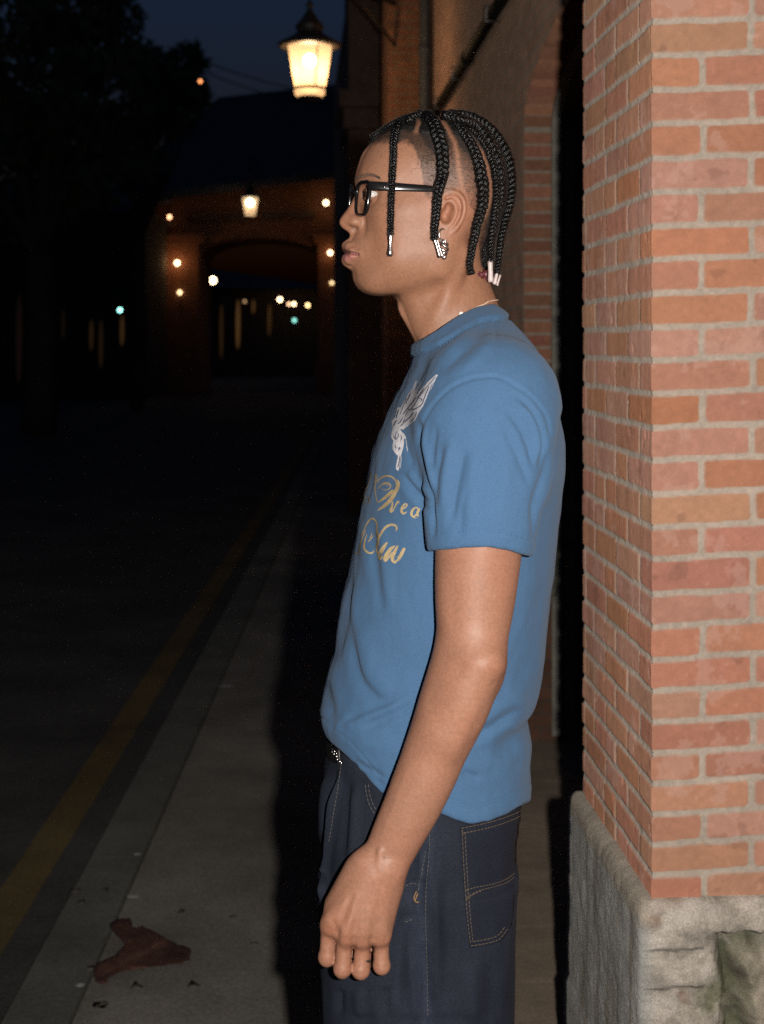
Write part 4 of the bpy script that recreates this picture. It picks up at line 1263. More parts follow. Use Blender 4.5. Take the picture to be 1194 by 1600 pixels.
mm_ = .001
ARMF = [
 ([(590, 1310), (586, 1340), (587, 1362)], 4, -.4 * mm_), ([(583, 1372), (579, 1395), (575, 1424)], 3, -.6 * mm_), ([(588, 1352), (591, 1374), (599, 1386), (609, 1388)], 4, -.6 * mm_),
 ([(604, 1340), (606, 1362), (612, 1374)], 8, .8 * mm_), ([(562, 1388), (549, 1430), (542, 1462)], 4, .8 * mm_), ([(552, 1392), (540, 1425), (532, 1450)], 4, -.8 * mm_), ([(545, 1396), (528, 1430), (517, 1448)], 4, .7 * mm_), ([(572, 1410), (565, 1440), (567, 1462)], 4, .6 * mm_), ([(560, 1400), (555, 1440), (554, 1468)], 4, -.7 * mm_), ([(590, 1415), (588, 1445), (593, 1462)], 4, .5 * mm_),
 ([(527, 1446), (526, 1480)], 4.5, -2.0 * mm_), ([(554, 1460), (551, 1492)], 4.5, -1.9 * mm_), ([(581, 1460), (580, 1492)], 4.5, -2.0 * mm_), ([(519, 1436), (526, 1448)], 4, -.7 * mm_),
 ([(503, 1462), (514, 1466), (524, 1464)], 3, -.5 * mm_), ([(530, 1484), (540, 1487), (549, 1485)], 3, -.5 * mm_),
 ([(500, 1499), (510, 1503), (521, 1500)], 2.4, -.5 * mm_, 'e'), ([(501, 1505), (511, 1509), (520, 1506)], 2.0, -.45 * mm_, 'e'), ([(524, 1518), (535, 1522), (546, 1519)], 2.4, -.5 * mm_, 'e'), ([(525, 1524), (535, 1528), (545, 1525)], 2.0, -.45 * mm_, 'e'), ([(552, 1519), (563, 1523), (575, 1520)], 2.4, -.5 * mm_, 'e'), ([(585, 1508), (596, 1512), (607, 1509)], 2.4, -.5 * mm_, 'e'), ([(586, 1515), (596, 1518), (606, 1515)], 2.0, -.4 * mm_, 'e'),
 ([(723, 1028), (718, 1045), (714, 1066)], 12, -1.2 * mm_), ([(728, 1016), (745, 1020), (762, 1027)], 11, -.6 * mm_), ([(768, 1020), (782, 1034), (778, 1054)], 9, .8 * mm_), ([(770, 1078), (742, 1140), (705, 1225)], 9, -1.0 * mm_), ([(755, 1085), (728, 1140), (695, 1200)], 12, 1.0 * mm_), ([(690, 1010), (672, 1060), (652, 1130)], 12, .9 * mm_), ([(775, 1060), (770, 1070), (764, 1074)], 3, -.6 * mm_),
 ([(640, 1190), (615, 1260), (590, 1320)], 5, .5 * mm_), ([(690, 890), (686, 940), (694, 990)], 12, .9 * mm_), ([(712, 900), (708, 950), (712, 1000)], 9, -.7 * mm_),
]
AV = foldmove(AV, AQ, ARMF, 81, (.0003, 40))

# torso stub that carries the head and the arms under the shirt
TF = Field((-.06, 1.58, .85), (.24, 2.02, 1.50), .006)
TF.cap(A_(738, 640, D), A_(690, 1000, D), .075, .09, .03, flat=(.14, .14))
for sy in (1, -1):
    TF.cap(np.array((.115, D + sy * .05, 1.47)), np.array((.125, D + sy * .185, 1.425)), .05, .045, .05)
    TF.cap(np.array((.125, D + sy * .185, 1.425)), np.array((.125, D + sy * .215, 1.36)), .045, .042, .03)
TF.cap(A_(728, 540, D), A_(738, 640, D), .05, .06, .04)
TV, TQ = TF.mesh()

# ------------------------------------------------------------------ skin colour
head_tree = BVHTree.FromPolygons([tuple(map(float, v)) for v in HVw], [tuple(map(int, q)) for q in HQ])
arm_tree = BVHTree.FromPolygons([tuple(map(float, v)) for v in AV], [tuple(map(int, q)) for q in AQ])
CAMP = Vector((0, 0, H))
def cast(tree, u, v):
    d = Vector(((u - CX) / F, 1, -(v - CY) / F)).normalized()
    loc, n, i, dist = tree.ray_cast(CAMP, d)
    return loc, n
SKIN = np.array((.270, .130, .083))

# braid paths: photo points, optional distance for hanging lengths
BR = {
 'b1': dict(pts=[(640, 186, None), (628, 193, None), (621, 206, None), (617, 225, None), (614.5, 250, -3), (613, 275, -3), (612, 300, -3), (611, 325, -3), (610.6, 350, -3), (610.4, 366, -3)], w=(15, 14, 11, 11, 10), cuff=(365, 401)),
 'b2': dict(pts=[(650, 178, 'm4'), (660, 180, 'm18'), (668, 186, None), (677, 197, None), (684, 215, None), (690, 235, None), (691.5, 258, None), (690.5, 275, None), (686.5, 292, -3), (683.5, 310, -3), (681.5, 335, -3), (679.5, 358, -3), (678.8, 374, -3)], w=(15, 24, 24, 21, 15, 13, 11), cuff=(372, 403)),
 'b3': dict(pts=[(712, 196, None), (724, 212, None), (737, 233, None), (746, 257, None), (750.5, 282, None), (752, 305, None), (749, 328, None), (745, 350, -3), (741, 372, -3), (736.5, 395, -3), (734, 412, -3), (737, 427, -3)], w=(14, 17, 21, 22, 17, 12, 11), cuff=None),
 'b4': dict(pts=[(692, 179, None), (722, 187, None), (745, 203, None), (762, 224, None), (774, 250, None), (779, 278, None), (780, 305, None), (776, 330, -3), (771, 355, -3), (767.5, 380, -3), (766, 409, -3)], w=(16, 20, 22, 23, 20, 17, 12), cuff=(408, 441)),
 'b4b': dict(pts=[(700, 186, None), (726, 198, None), (746, 215, None), (760, 238, None), (769, 265, None), (772.5, 292, None), (771, 318, None), (766, 345, None), (761, 370, None), (757.5, 392, None), (758, 415, None)], w=(10, 13, 14, 15, 14, 12, 10), cuff=None),
 'b5': dict(pts=[(702, 176, 'm8'), (735, 181, 'm14'), (762, 196, 'm20'), (782, 220, 'm25'), (795, 248, 'm28'), (799.5, 278, 'm30'), (800, 300, 'm30'), (796, 325, 'm30'), (789, 350, 'm30'), (783, 375, 'm30'), (780, 400, 'm28'), (777, 426, 'm26')], w=(14, 20, 22, 23, 20, 17, 12), cuff=(424, 444)),
 'b0': dict(pts=[(586, 216, None), (598, 203, None), (614, 192, None), (636, 183, None), (656, 179, None), (672, 178, 'm14')], w=(6, 9, 11, 12, 11), cuff=None),
}
def braid_path(key):
    b = BR[key]; pts = []; lastY = None
    for (u, v, mode) in b['pts']:
        if isinstance(mode, str):                    # near the top or back outline: local half-width given
            y = -float(mode[1:]); q = h2w(Lc(u, v, y)); pts.append(Vector(q)); continue
        loc, n = cast(head_tree, u, v)
        if mode is None and loc is not None:
            pts.append(loc + n * .004); lastY = pts[-1].y
        else:
            Y = lastY if lastY is not None else D - .06
            if loc is not None and v < 425: Y = min(Y, loc.y - .006)
            if key in ('b1', 'b2') and v > 262: Y = min(Y, {'b1': 1.7205, 'b2': 1.708}[key])
            lastY = Y
            pts.append(P(u, v, Y))
    n = 90
    return catmull([tuple(p) for p in pts], n)
BP = {k_: braid_path(k_) for k_ in BR}

def path_dist(Vw, path, lim=.05):
    d = np.full(len(Vw), 1.0)
    for p in path[::2]:
        d = np.minimum(d, np.linalg.norm(Vw - p, axis=1))
    return d
near = HV[:, 1] < 6
dens = np.zeros(len(HV))
hu, hv = proj(HVw)
for k_ in BR:
    d = np.full(len(HV), 1.0)
    for sy in (0, 1):
        pth = BP[k_]
        if sy:
            q = w2h(pth); q[:, 1] *= -1; pth = h2w(q)
        d = np.minimum(d, path_dist(HVw, pth))
    wpx = BR[k_]['w'][len(BR[k_]['w']) // 2 - 1] / S
    dens = np.maximum(dens, np.exp(-(d / (wpx * 1.0 + .0045)) ** 2))
# where hair grows at all: above a hairline in photo coordinates (far side mirrored)
hm = HV.copy(); hm[:, 1] = -np.abs(hm[:, 1]); hmw = h2w(hm); mu, mv = proj(hmw)
line = np.array([(560, 232), (579, 226), (600, 222), (618, 219), (636, 221), (650, 236), (657, 255), (660, 275), (662, 300), (668, 312), (690, 300), (716, 296), (735, 318), (745, 345), (748, 375), (750, 400), (756, 425), (790, 432), (830, 430)])
hl = np.interp(mu, line[:, 0], line[:, 1])
ww = nz(HVw, 180, 2, 41) * 5
grow = np.clip((hl - mv + ww) / 9 + .5, 0, 1)
fade = np.clip((mv - 222 + ww) / 95, 0, 1) * np.clip((770 - mu) / 30, 0, 1)     # shaved towards the ear
part = np.zeros(len(HV))
for poly, wd in (([(688, 184), (700, 203), (710, 222), (715, 245), (718, 270), (722, 295), (730, 310)], 4.2), ([(718, 205), (738, 219), (753, 238), (762, 262), (766, 285), (767, 305), (763, 322), (757, 338)], 3.6), ([(652, 184), (655, 193), (650, 206)], 4)):
    dd, _, _ = seg_dist(mu, mv, poly); part = np.maximum(part, np.exp(-(dd / wd) ** 2))
stub = grow * (1 - .62 * fade) * .85
stub = np.maximum(stub, dens * np.clip(grow * 1.6, 0, 1) * (.95 - .35 * fade))
l2 = np.interp(mu, [560, 575, 590, 608, 625, 645, 656, 666, 682, 694, 705, 720, 740, 760, 775, 800, 830], [238, 231, 218, 211, 210, 208, 212, 230, 246, 236, 224, 236, 256, 282, 340, 402, 420])
stub = np.maximum(stub, np.clip((l2 - mv + ww * 1.2) / 9 + .5, 0, 1) * grow * .97)
stub = stub * (1 - .80 * part)
spk = nz(HVw, 700, 2, 43)
stub = np.clip(stub + spk * .35 * np.clip(stub * 3, 0, 1) * (1 - stub), 0, 1)
hc = np.ones((len(HV), 3)) * (SKIN * (.97, .95, .88))
hc *= (1 + .07 * nz(HVw, 45, 3, 44))[:, None] * (1 + .05 * nz(HVw, 25, 2, 46)[:, None] * np.array((0, -1, -1.3)))
def blend(c, m, col): return c * (1 - m[:, None]) + np.array(col) * m[:, None]
# ruddy ear, nose and cheek
for (c_, r_, col, a_) in ((EL(712, 325, -88), 34, (.31, .125, .075), .6), (np.array((542, 0, zz_(345))), 18, (.28, .115, .070), .45), (np.array((650, -75, zz_(350))), 50, (.275, .122, .075), .4), (np.array((590, -20, zz_(440))), 45, (.20, .090, .050), .5), (EYE, 24, (.185, .082, .048), .5)):
    q = HV.copy(); q[:, 1] = -np.abs(q[:, 1]); d = np.linalg.norm(q - np.array((c_[0], -abs(c_[1]), c_[2])), axis=1)
    hc = blend(hc, a_ * np.exp(-(d / r_) ** 2), col)
# lips
def capd(V, a, b):
    a = np.asarray(a); b = np.asarray(b); ba = b - a; t = np.clip(((V - a) @ ba) / (ba @ ba), 0, 1)
    return np.linalg.norm(V - a - t[:, None] * ba, axis=1), t
q = HV.copy(); q[:, 1] = -np.abs(q[:, 1])
def lipmask(a, b, c_, r0, r1, r2):
    m = 0
    for p_, s_, ra_, rb_ in ((a, b, r0, r1), (b, c_, r1, r2), (c_, lc, r2, 2.6)):
        d1, t1 = capd(q, p_, s_); m = np.maximum(m, np.clip((ra_ + (rb_ - ra_) * t1 - d1) / 1.4 + .5, 0, 1))
    return m
lu = lipmask(ul0 + (0, 0, -1), ul1 + (0, 0, -1), ul2, 9.2, 7.6, 4.8); llm = lipmask(ll0 + (0, 0, 1.5), ll1 + (0, 0, 1.5), ll2, 10.2, 8.6, 5.6)
hc = blend(hc, lu * .85, (.20, .080, .066)); hc = blend(hc, llm * .95, (.34, .120, .112))
mouth_d = np.minimum.reduce([capd(q, mouth[i_], mouth[i_ + 1])[0] for i_ in range(3)]); hc = blend(hc, .6 * np.exp(-(mouth_d / 2.0) ** 2), (.12, .04, .035))  # shade between the lips put into the colour
nd = np.linalg.norm((q - np.array((549, -10.5, zz_(359.5)))) / (6.6, 5.6, 5.2), axis=1)
hc = blend(hc, .85 * np.clip(1.15 - nd, 0, 1), (.05, .022, .014))
hc = blend(hc, stub * .96, (.016, .012, .010))
# mouth crease shaded in the colour, lash line, then faint beard hair on chin
mq, _, _ = seg_dist(hu, hv, [(537, 394.2), (546, 394.6), (553, 395.5), (561, 397)]); hc = blend(hc, .75 * np.exp(-(mq / 1.6) ** 2) * (HV[:, 1] < 0) * (HV[:, 1] > -45), (.07, .025, .022))
ed_ = np.linalg.norm(q - np.array((EYE[0], -abs(EYE[1]), EYE[2])), axis=1); hc = blend(hc, .85 * np.clip((15.6 - ed_) / 1.2, 0, 1), (.045, .022, .015))
bd = np.exp(-(np.linalg.norm(q - np.array((562, -8, zz_(449))), axis=1) / 16) ** 2)
hc = blend(hc, np.clip(bd * (.30 + .5 * spk), 0, .45), (.06, .035, .022))
for (u, v, r_) in ((604, 396, 1.1), (587, 446, 1.2), (615, 418, .8)):
    d = np.hypot(hu - u, hv - v); hc = blend(hc, .6 * np.exp(-(d / r_) ** 2) * near, (.08, .035, .02))
ac = np.ones((len(AV), 3)) * (SKIN * (1.02, 1.0, 1.0))
au, av_ = proj(AV)
ac *= (1 + .08 * nz(AV, 40, 3, 45))[:, None] * (1 + .06 * nz(AV, 22, 2, 47)[:, None] * np.array((0, -1, -1.3)))
for (u, v, r_, col, a_) in ((513, 1455, 12, (.285, .105, .062), .45), (542, 1473, 12, (.285, .105, .062), .45), (570, 1476, 11, (.275, .105, .062), .35), (596, 1474, 11, (.285, .105, .062), .4), (783, 1052, 22, (.245, .10, .06), .45), (560, 1500, 60, (.235, .105, .06), .3), (601, 1340, 1.5, (.06, .03, .02), .8), (738, 912, 1.2, (.12, .05, .03), .6), (540, 1400, 40, (.22, .098, .056), .35)):
    ac = blend(ac, a_ * np.exp(-((au - u) ** 2 + (av_ - v) ** 2) / r_ ** 2), col)
# mirrored far arm
def body_mesh():
    V = [HVw, AV, AV * (1, -1, 1) + (0, 2 * D, 0), TV]
    Q = []; n = 0
    for i, (v, qd) in enumerate(zip(V, (HQ, AQ, AQ[:, ::-1], TQ))):
        Q.append(qd + n); n += len(v)
    C = np.vstack([hc, ac, ac, np.ones((len(TV), 3)) * SKIN])
    return np.vstack(V), np.vstack(Q), C
def skin_mat():
    m = colmat('skin', rough=.52, spec=.34, amt=.17, scale=260, bump=.28, bscale=650, bdist=.0007, sss=.10)
    return m
M_skin = skin_mat()
BV, BQ, BC = body_mesh()
rawmesh('body', BV, BQ, M_skin, man, True, BC)

# ------------------------------------------------------------------ eyes, brows
def eye_mesh(sy):
    b = MB(); c = h2w(EYE * (1, sy, 1)); r = 13.9 / S
    seg, rings = 28, 20
    look = (h2w(EYE * (1, sy, 1) + np.array((-10., -2.2 * sy, 0))) - c); look /= np.linalg.norm(look)
    lk = Vector(look); q = Vector((0, 0, 1)).rotation_difference(lk)
    vs = []; cs = []
    for i in range(rings + 1):
        t = math.pi * i / rings
        for k in range(seg):
            an = 2 * math.pi * k / seg
            bulge = 1 + .06 * math.exp(-(t / .5) ** 4)
            vs.append(Vector(c) + q @ Vector((math.sin(t) * math.cos(an), math.sin(t) * math.sin(an), math.cos(t))) * r * bulge)
            cs.append((.01, .008, .007) if t < .2 else (.045, .024, .014) if t < .60 else (.44, .40, .37))
    fs = [(i * seg + k, i * seg + (k + 1) % seg, (i + 1) * seg + (k + 1) % seg, (i + 1) * seg + k)[::-1] for i in range(rings) for k in range(seg)]
    return rawmesh('eye', vs, fs, M_eye, man, True, np.array(cs))
M_eye = colmat('eyeball', rough=.12, spec=.5, amt=.04, bump=0)
eye_mesh(1); eye_mesh(-1)
M_hair = simple('black_hair', (.008, .007, .0065), .5, spec=.25, bump=.7, bscale=900, bdist=.0012)
def hairs(name, items, parent=man):
    "short hairs as thin tapering blades"
    vs = []; fs = []
    for (p, d, l, w_) in items:
        p = Vector(p); d = Vector(d); s = d.cross(Vector((0, 1, 0)));
        s = s.normalized() * w_ if s.length > 1e-4 else Vector((w_, 0, 0))
        k = len(vs); m_ = p + d * l * .55 + Vector((0, -.0004, 0)); e_ = p + d * l
        vs += [p - s, p + s, m_ + s * .8, m_ - s * .8, e_]
        fs += [(k, k + 1, k + 2, k + 3), (k + 3, k + 2, k + 4)]
    return rawmesh(name, vs, fs, M_hair, parent, True)
r = random.Random(3)
for sy in (1, -1):
    items = []
    for i in range(620):
        t = r.random()
        u = 556 + 38 * t; v = 281 - 8 * math.sin(min(1, t * 1.25) * math.pi * .72) + r.uniform(-4, 4) * (1 - .55 * t) + (3.5 if t > .8 else 0) * (t - .8) * 5
        loc, n = cast(head_tree, u, v)
        if loc is None: continue
        dx = 1.0; dz = .55 - 1.0 * t + r.uniform(-.3, .3)
        if sy == -1:
            q = w2h(np.array(loc)); q[1] *= -1; loc = Vector(h2w(q)); n = Vector((n.x, -n.y, n.z))
        d = (Vector((dx, .2 * sy, dz)) + n * .25).normalized()
        items.append((loc + n * .0002, d, r.uniform(.004, .007), .00026))
    hairs('eyebrow', items)
# ------------------------------------------------------------------ braids
def braid(path, widths, flat=.62, nstep=6, fuzz=True, seed=0):
    "three strands plaited along a path; returns mesh collector"
    p = np.asarray(path); L = np.r_[0, np.cumsum(np.linalg.norm(np.diff(p, axis=0), axis=1))]; tot = L[-1]
    wf = catmull([(w_,) for w_ in widths], 60)[:, 0] / S * .95
    wat = lambda s: float(np.interp(s / tot, np.linspace(0, 1, 60), wf))
    # phase along the plait: one period per ~1.25 widths
    ss = [0.0]; ph = [0.0]
    while ss[-1] < tot:
        w_ = wat(ss[-1]); st = w_ * 1.25 / (nstep * 2.2)
        ss.append(min(tot, ss[-1] + st)); ph.append(ph[-1] + 2 * math.pi * st / (w_ * 1.25))
        if ss[-1] >= tot: break
    ss = np.array(ss); ph = np.array(ph)
    C = np.stack([np.interp(ss, L, p[:, i]) for i in range(3)], 1)
    T = np.gradient(C, axis=0); T /= np.linalg.norm(T, axis=1)[:, None] + 1e-12
    return C, T, ss, ph, wat
def braid_mesh(key_path, widths, normal_fn, parent, name='braid', seed=0, flat=.6):
    C, T, ss, ph, wat = braid(key_path, widths)
    N = np.array([normal_fn(c) for c in C])
    N -= T * (N * T).sum(1)[:, None]; N /= np.linalg.norm(N, axis=1)[:, None] + 1e-12
    B = np.cross(T, N)
    W = np.array([wat(s) for s in ss])
    b = MB(); rr = random.Random(seed)
    for k in range(3):
        f = ph + 2 * math.pi * k / 3
        off = B * (np.sin(f) * W * .28)[:, None] + N * (np.sin(2 * f) * W * .22)[:, None]
        pts = C + off
        jt_ = nz(C, 260, 2, seed + k * 7 + 100); rad = [(w_ * .235 * (1 + .35 * j_), w_ * .20 * (1 + .35 * j_)) for w_, j_ in zip(W, jt_)]
        b.tube([Vector(q) for q in pts], rad, 7)
    o = b.build(name, M_braid, parent)
    # loose short ends standing off the plait
    items = []
    for i in range(int(len(C) * 9)):
        j = rr.randrange(len(C)); an = rr.uniform(0, 2 * math.pi)
        n = N[j] * math.cos(an) + B[j] * math.sin(an)
        p0 = C[j] + n * W[j] * .42
        d = n * rr.uniform(.3, 1) + T[j] * rr.uniform(.1, 1.1)
        d /= np.linalg.norm(d)
        items.append((p0, d, rr.uniform(.0015, .0045), .00009))
    hairs('flyaway_hair', items, o)
    return o
def braid_material():
    m, nt, b = mat('braided_hair')
    b.inputs['Base Color'].default_value = (.003, .0027, .0027, 1); b.inputs['Roughness'].default_value = .26; b.inputs['Specular IOR Level'].default_value = .34
    tc = node(nt, 'ShaderNodeTexCoord'); n = node(nt, 'ShaderNodeTexNoise', Scale=1900.0, Detail=3.0, Roughness=.7)
    nt.links.new(tc.outputs['Object'], n.inputs['Vector'])
    bp = node(nt, 'ShaderNodeBump', Strength=.6, Distance=.0009); nt.links.new(n.outputs['Fac'], bp.inputs['Height']); nt.links.new(bp.outputs['Normal'], b.inputs['Normal'])
    return m
M_braid = braid_material()
hc_c = h2w(np.array((690, 0, CY - 300.)))
def nfn(c):
    v = np.array(c) - hc_c; v[2] *= .75 if v[2] > 0 else 0; return v / (np.linalg.norm(v) + 1e-9)
M_silver = simple('silver', (.60, .55, .53), .30, metal=1.0, bump=.25, bscale=500, bdist=.0006)
M_white = simple('white_cuff', (.50, .41, .39), .5, spec=.5, noise_amt=.25, scale=300)
M_maroon = simple('maroon_tie', (.10, .018, .022), .5, noise_amt=.5, scale=500)
cuff_m = {'b1': M_silver, 'b2': M_silver, 'b4': M_white, 'b5': M_white}
for i, k_ in enumerate(BR):
    for sy in (0, 1):
        pth = BP[k_].copy()
        if sy:
            q = w2h(pth); q[:, 1] *= -1; pth = h2w(q)
        # lay hanging lengths slightly off the cheek
        o = braid_mesh(pth, BR[k_]['w'], nfn, man, seed=i * 2 + sy)
        if k_ in cuff_m:
            e_ = pth[-1]; v0, v1 = BR[k_]['cuff']; L = (v1 - v0) / F * e_[1]
            lean = {'b1': -.02, 'b2': .30, 'b4': .03, 'b5': -.22}[k_]
            d = Vector((lean, 0, -1)).normalized(); a = Vector(e_) + Vector((0, 0, .001))
            b = MB(); rw = {'b1': .0038, 'b2': .0022, 'b4': .0036, 'b5': .0026}[k_]
            n = 9
            pts = [a + d * (L * t / (n - 1)) for t in range(n)]
            prof_ = [.9, 1.0, .95, .78, .72, .82, 1.0, 1.15, .75] if k_ == 'b1' else [1, .9, .85, .85, .88, .9, .95, 1.05, .9]
            b.tube(pts, [rw * q_ for q_ in prof_], 10)
            if k_ in ('b2',):   # open cuff: two prongs
                b.tube([p + Vector((.003, -.0015, 0)) for p in pts], [rw * .5] * n, 8)
            if k_ == 'b5':
                b.tube([a + Vector((.004, 0, -.004)), a + Vector((.002, 0, -.010)), a + d * L * 1.1 + Vector((.004, 0, 0))], .0014, 6)
            b.build('hair_cuff', cuff_m[k_], o)
# small maroon tied tuft at the nape
p0 = h2w(Lc(749, 431, -34)); p1 = h2w(Lc(763, 434, -26))
b = MB(); b.tube(catmull([p0, (p0 + p1) / 2 + np.array((0, -.002, .004)), p1], 12), [(.004 + .0022 * math.sin(i * 1.4)) for i in range(12)], 9)
for k in range(5): b.ball(p0 + (np.array(p1) - p0) * (k / 5) + np.array((random.uniform(-.002, .002), -.003, random.uniform(-.001, .005))), .0025, 8, 6)
b.build('hair_tie', M_maroon, man)

# stubble and short hair over the scalp, as real little hairs
items = []; rr = np.random.default_rng(12)
cand = np.where((stub > .10) & (HV[:, 1] < 30))[0]
vn = vnormals(HVw, HQ)
for i in rr.choice(cand, min(len(cand), 24000), replace=False):
    if rr.random() > stub[i] * 1.1: continue
    n = vn[i]; u, v = hu[i], hv[i]
    t = np.array((.7, -.1, -.6)) + rr.normal(size=3) * .35
    t -= n * (t @ n); t /= np.linalg.norm(t) + 1e-9
    d = n * rr.uniform(.15, .5) + t; d /= np.linalg.norm(d)
    p0 = HVw[i] + rr.normal(size=3) * .0007
    items.append((p0, d, rr.uniform(.0010, .0030) * (.6 + .8 * dens[i]), .00012))
# dense roots gathered into each braid
cand = np.where((dens > .30) & (grow > .4) & (part < .45) & (HV[:, 1] < 40) & (fade < .85))[0]
allp = np.vstack([BP[k_] for k_ in BR])
for i in rr.choice(cand, min(len(cand) * 3, 26000), replace=True):
    if rr.random() > (dens[i] - .2) * 1.5 * (1 - .7 * fade[i]): continue
    n = vn[i]; p0 = HVw[i] + rr.normal(size=3) * .0009
    tgt = allp[np.argmin(((allp - p0) ** 2).sum(1))]; t = tgt - p0 + np.array((0, 0, -.006)) + rr.normal(size=3) * .0015
    t -= n * (t @ n); t /= np.linalg.norm(t) + 1e-9
    d = n * rr.uniform(.10, .35) + t; d /= np.linalg.norm(d)
    items.append((p0, d, rr.uniform(.0025, .0055), .00014))
# soft curls at the temple
for k in range(26):
    u, v = rr.uniform(648, 672), rr.uniform(236, 268)
    if v < 240 + (u - 648) * .1: continue
    loc, n = cast(head_tree, u, v)
    if loc is None: continue
    a = rr.uniform(0, 6.28); q = np.array(loc) + np.array(n) * .0006
    for j in range(6):
        d = np.array((math.cos(a), -.05, math.sin(a))); items.append((q.copy(), d, .0018, .00013)); q = q + d * .0016; a += rr.uniform(.25, .6)
hairs('short_hair', items)
# dense hair pad under the cornrows on top and at the back: a thin cap of hair following the scalp
sel = (mv < np.minimum(l2 - 4, 214) + 5 * nz(HVw, 300, 2, 57)) & (grow > .5) & (part < .5)
keep = sel[HQ].all(1)
ids = np.unique(HQ[keep]); remap = -np.ones(len(HV), dtype=int); remap[ids] = np.arange(len(ids))
lift = -.0012 + np.clip((np.minimum(l2[ids], 216) - 2 - mv[ids]) / 9, 0, .8) * .0045 + nz(HVw[ids], 300, 3, 51) * .0010
rawmesh('scalp_hair', HVw[ids] + vn[ids] * lift[:, None], remap[HQ[keep]], M_hair, man, True)

# ------------------------------------------------------------------ eyeglasses
M_frame = simple('glossy_black_acetate', (.008, .007, .007), .12, spec=.6, coat=.3)
gl = empty('eyeglasses', Vector(h2w(Lc(556, 300, 0))), 'black thick-rimmed eyeglasses worn by the man', 'eyeglasses')
def hw(u, v, y): return Vector(h2w(Lc(u, v, y)))
nose_e, temp_e = Lc(556.5, 311, -11), Lc(577.0, 309.5, -64)
def rim_pts(sy, shrink=0.0):
    c = (nose_e + temp_e) / 2; ex = (temp_e - nose_e) / 2; lx = np.linalg.norm(ex); ex = ex / lx
    ez = np.array((.10, 0, 1.0)); ez /= np.linalg.norm(ez)
    out = []
    hx, hz = lx - 1.5 - shrink, 25.0 - shrink
    for i in range(40):
        t = 2 * math.pi * i / 40
        a, b_ = math.cos(t), math.sin(t)
        sx = math.copysign(abs(a) ** .55, a); sz = math.copysign(abs(b_) ** .55, b_)
        tap = 1 + .06 * sz                               # wider at the brow
        q = c + ex * (hx * sx * tap) + ez * (hz * sz)
        q[1] *= sy
        if sy < 0: q[0] -= 6.0
        out.append(q)
    return out
for sy in (1, -1):
    pts = rim_pts(sy)
    b = MB()
    rad = []
    for i in range(40):
        t = 2 * math.pi * i / 40
        outer = max(0, math.cos(t)); top_ = max(0, math.sin(t))
        rad.append((.0022 + .0010 * outer + .0006 * top_, .0022 + .0004 * outer))
    b.tube([Vector(h2w(p)) for p in pts], rad, 10, closed=True, up=None)
    b.build('rim', M_frame, gl)
    b = MB(); inn = [Vector(h2w(p)) for p in rim_pts(sy, .5)]
    c = sum(inn, Vector()) / len(inn)
    b.add([c + Vector((-.0012, 0, 0))] + inn, [(0, 1 + i, 1 + (i + 1) % 40) for i in range(40)])
    lm, nt, bs = mat('spectacle_lens'); out = nt.nodes['Material Output']; nt.nodes.remove(bs)
    tr = node(nt, 'ShaderNodeBsdfTransparent', Color=(.80, .80, .78, 1)); gs = node(nt, 'ShaderNodeBsdfGlossy', Roughness=.03); mx = node(nt, 'ShaderNodeMixShader', Fac=.05)
    nt.links.new(tr.outputs[0], mx.inputs[1]); nt.links.new(gs.outputs[0], mx.inputs[2]); nt.links.new(mx.outputs[0], out.inputs['Surface'])
    b.build('lens', lm, gl)
    # temple arm
    tp_ = [Lc(575.5, 290.5, -66), Lc(582, 290.5, -70), Lc(610, 291.5, -77), Lc(645, 293.5, -82), Lc(675, 295, -85), Lc(694, 297, -86), Lc(706, 302, -84)]
    tp_ = [p * np.array((1, sy, 1)) - np.array((6.0 * (1 - i_ / 6) * (sy < 0), 0, 0)) for i_, p in enumerate(tp_)]
    hh = [.0058, .0056, .0052, .0048, .0044, .0036, .0020]
    pp_ = catmull(tp_, 26); h2 = np.interp(np.linspace(0, 1, 26), np.linspace(0, 1, 7), hh)
    b = MB(); cen = h2w(pp_)
    vs = []; fs = []
    for i, c in enumerate(cen):
        t = cen[min(i + 1, 25)] - cen[max(i - 1, 0)]; t /= np.linalg.norm(t); n = np.cross(t, (0, 0, 1)); n /= np.linalg.norm(n)
        z_ = np.array((0, 0, 1.)); th2 = .0016; hh_ = h2[i]; cb = .0006
        ring = [(th2 * math.copysign(abs(math.cos(a_)) ** .7, math.cos(a_)), hh_ * math.copysign(abs(math.sin(a_)) ** .55, math.sin(a_))) for a_ in np.linspace(0, 2 * math.pi, 16, endpoint=False)]
        vs += [c + n * a + z_ * b2 for a, b2 in ring]
    for i in range(25):
        for k in range(16): fs.append((i * 16 + k, i * 16 + (k + 1) % 16, (i + 1) * 16 + (k + 1) % 16, (i + 1) * 16 + k))
    fs += [tuple(range(15, -1, -1)), tuple(25 * 16 + k for k in range(16))]
    b.add(vs, fs); b.build('temple_arm', M_frame, gl, smooth=True)
b = MB(); b.tube(catmull([h2w(nose_e * (1, 1, 1) + np.array((0, 0, 9.))), h2w(np.array((nose_e[0] - 3, 0, nose_e[2] + 12))), h2w(nose_e * (1, -1, 1) + np.array((-6.0, 0, 9.)))], 12), .0024, 8); b.build('bridge', M_frame, gl)
# hinge rivet
b = MB(); p = hw(601, 292.5, -77.5); b.tube([p + Vector((0, .001, 0)), p + Vector((0, -.0022, 0))], .0016, 10); b.build('rivet', M_silver, gl)

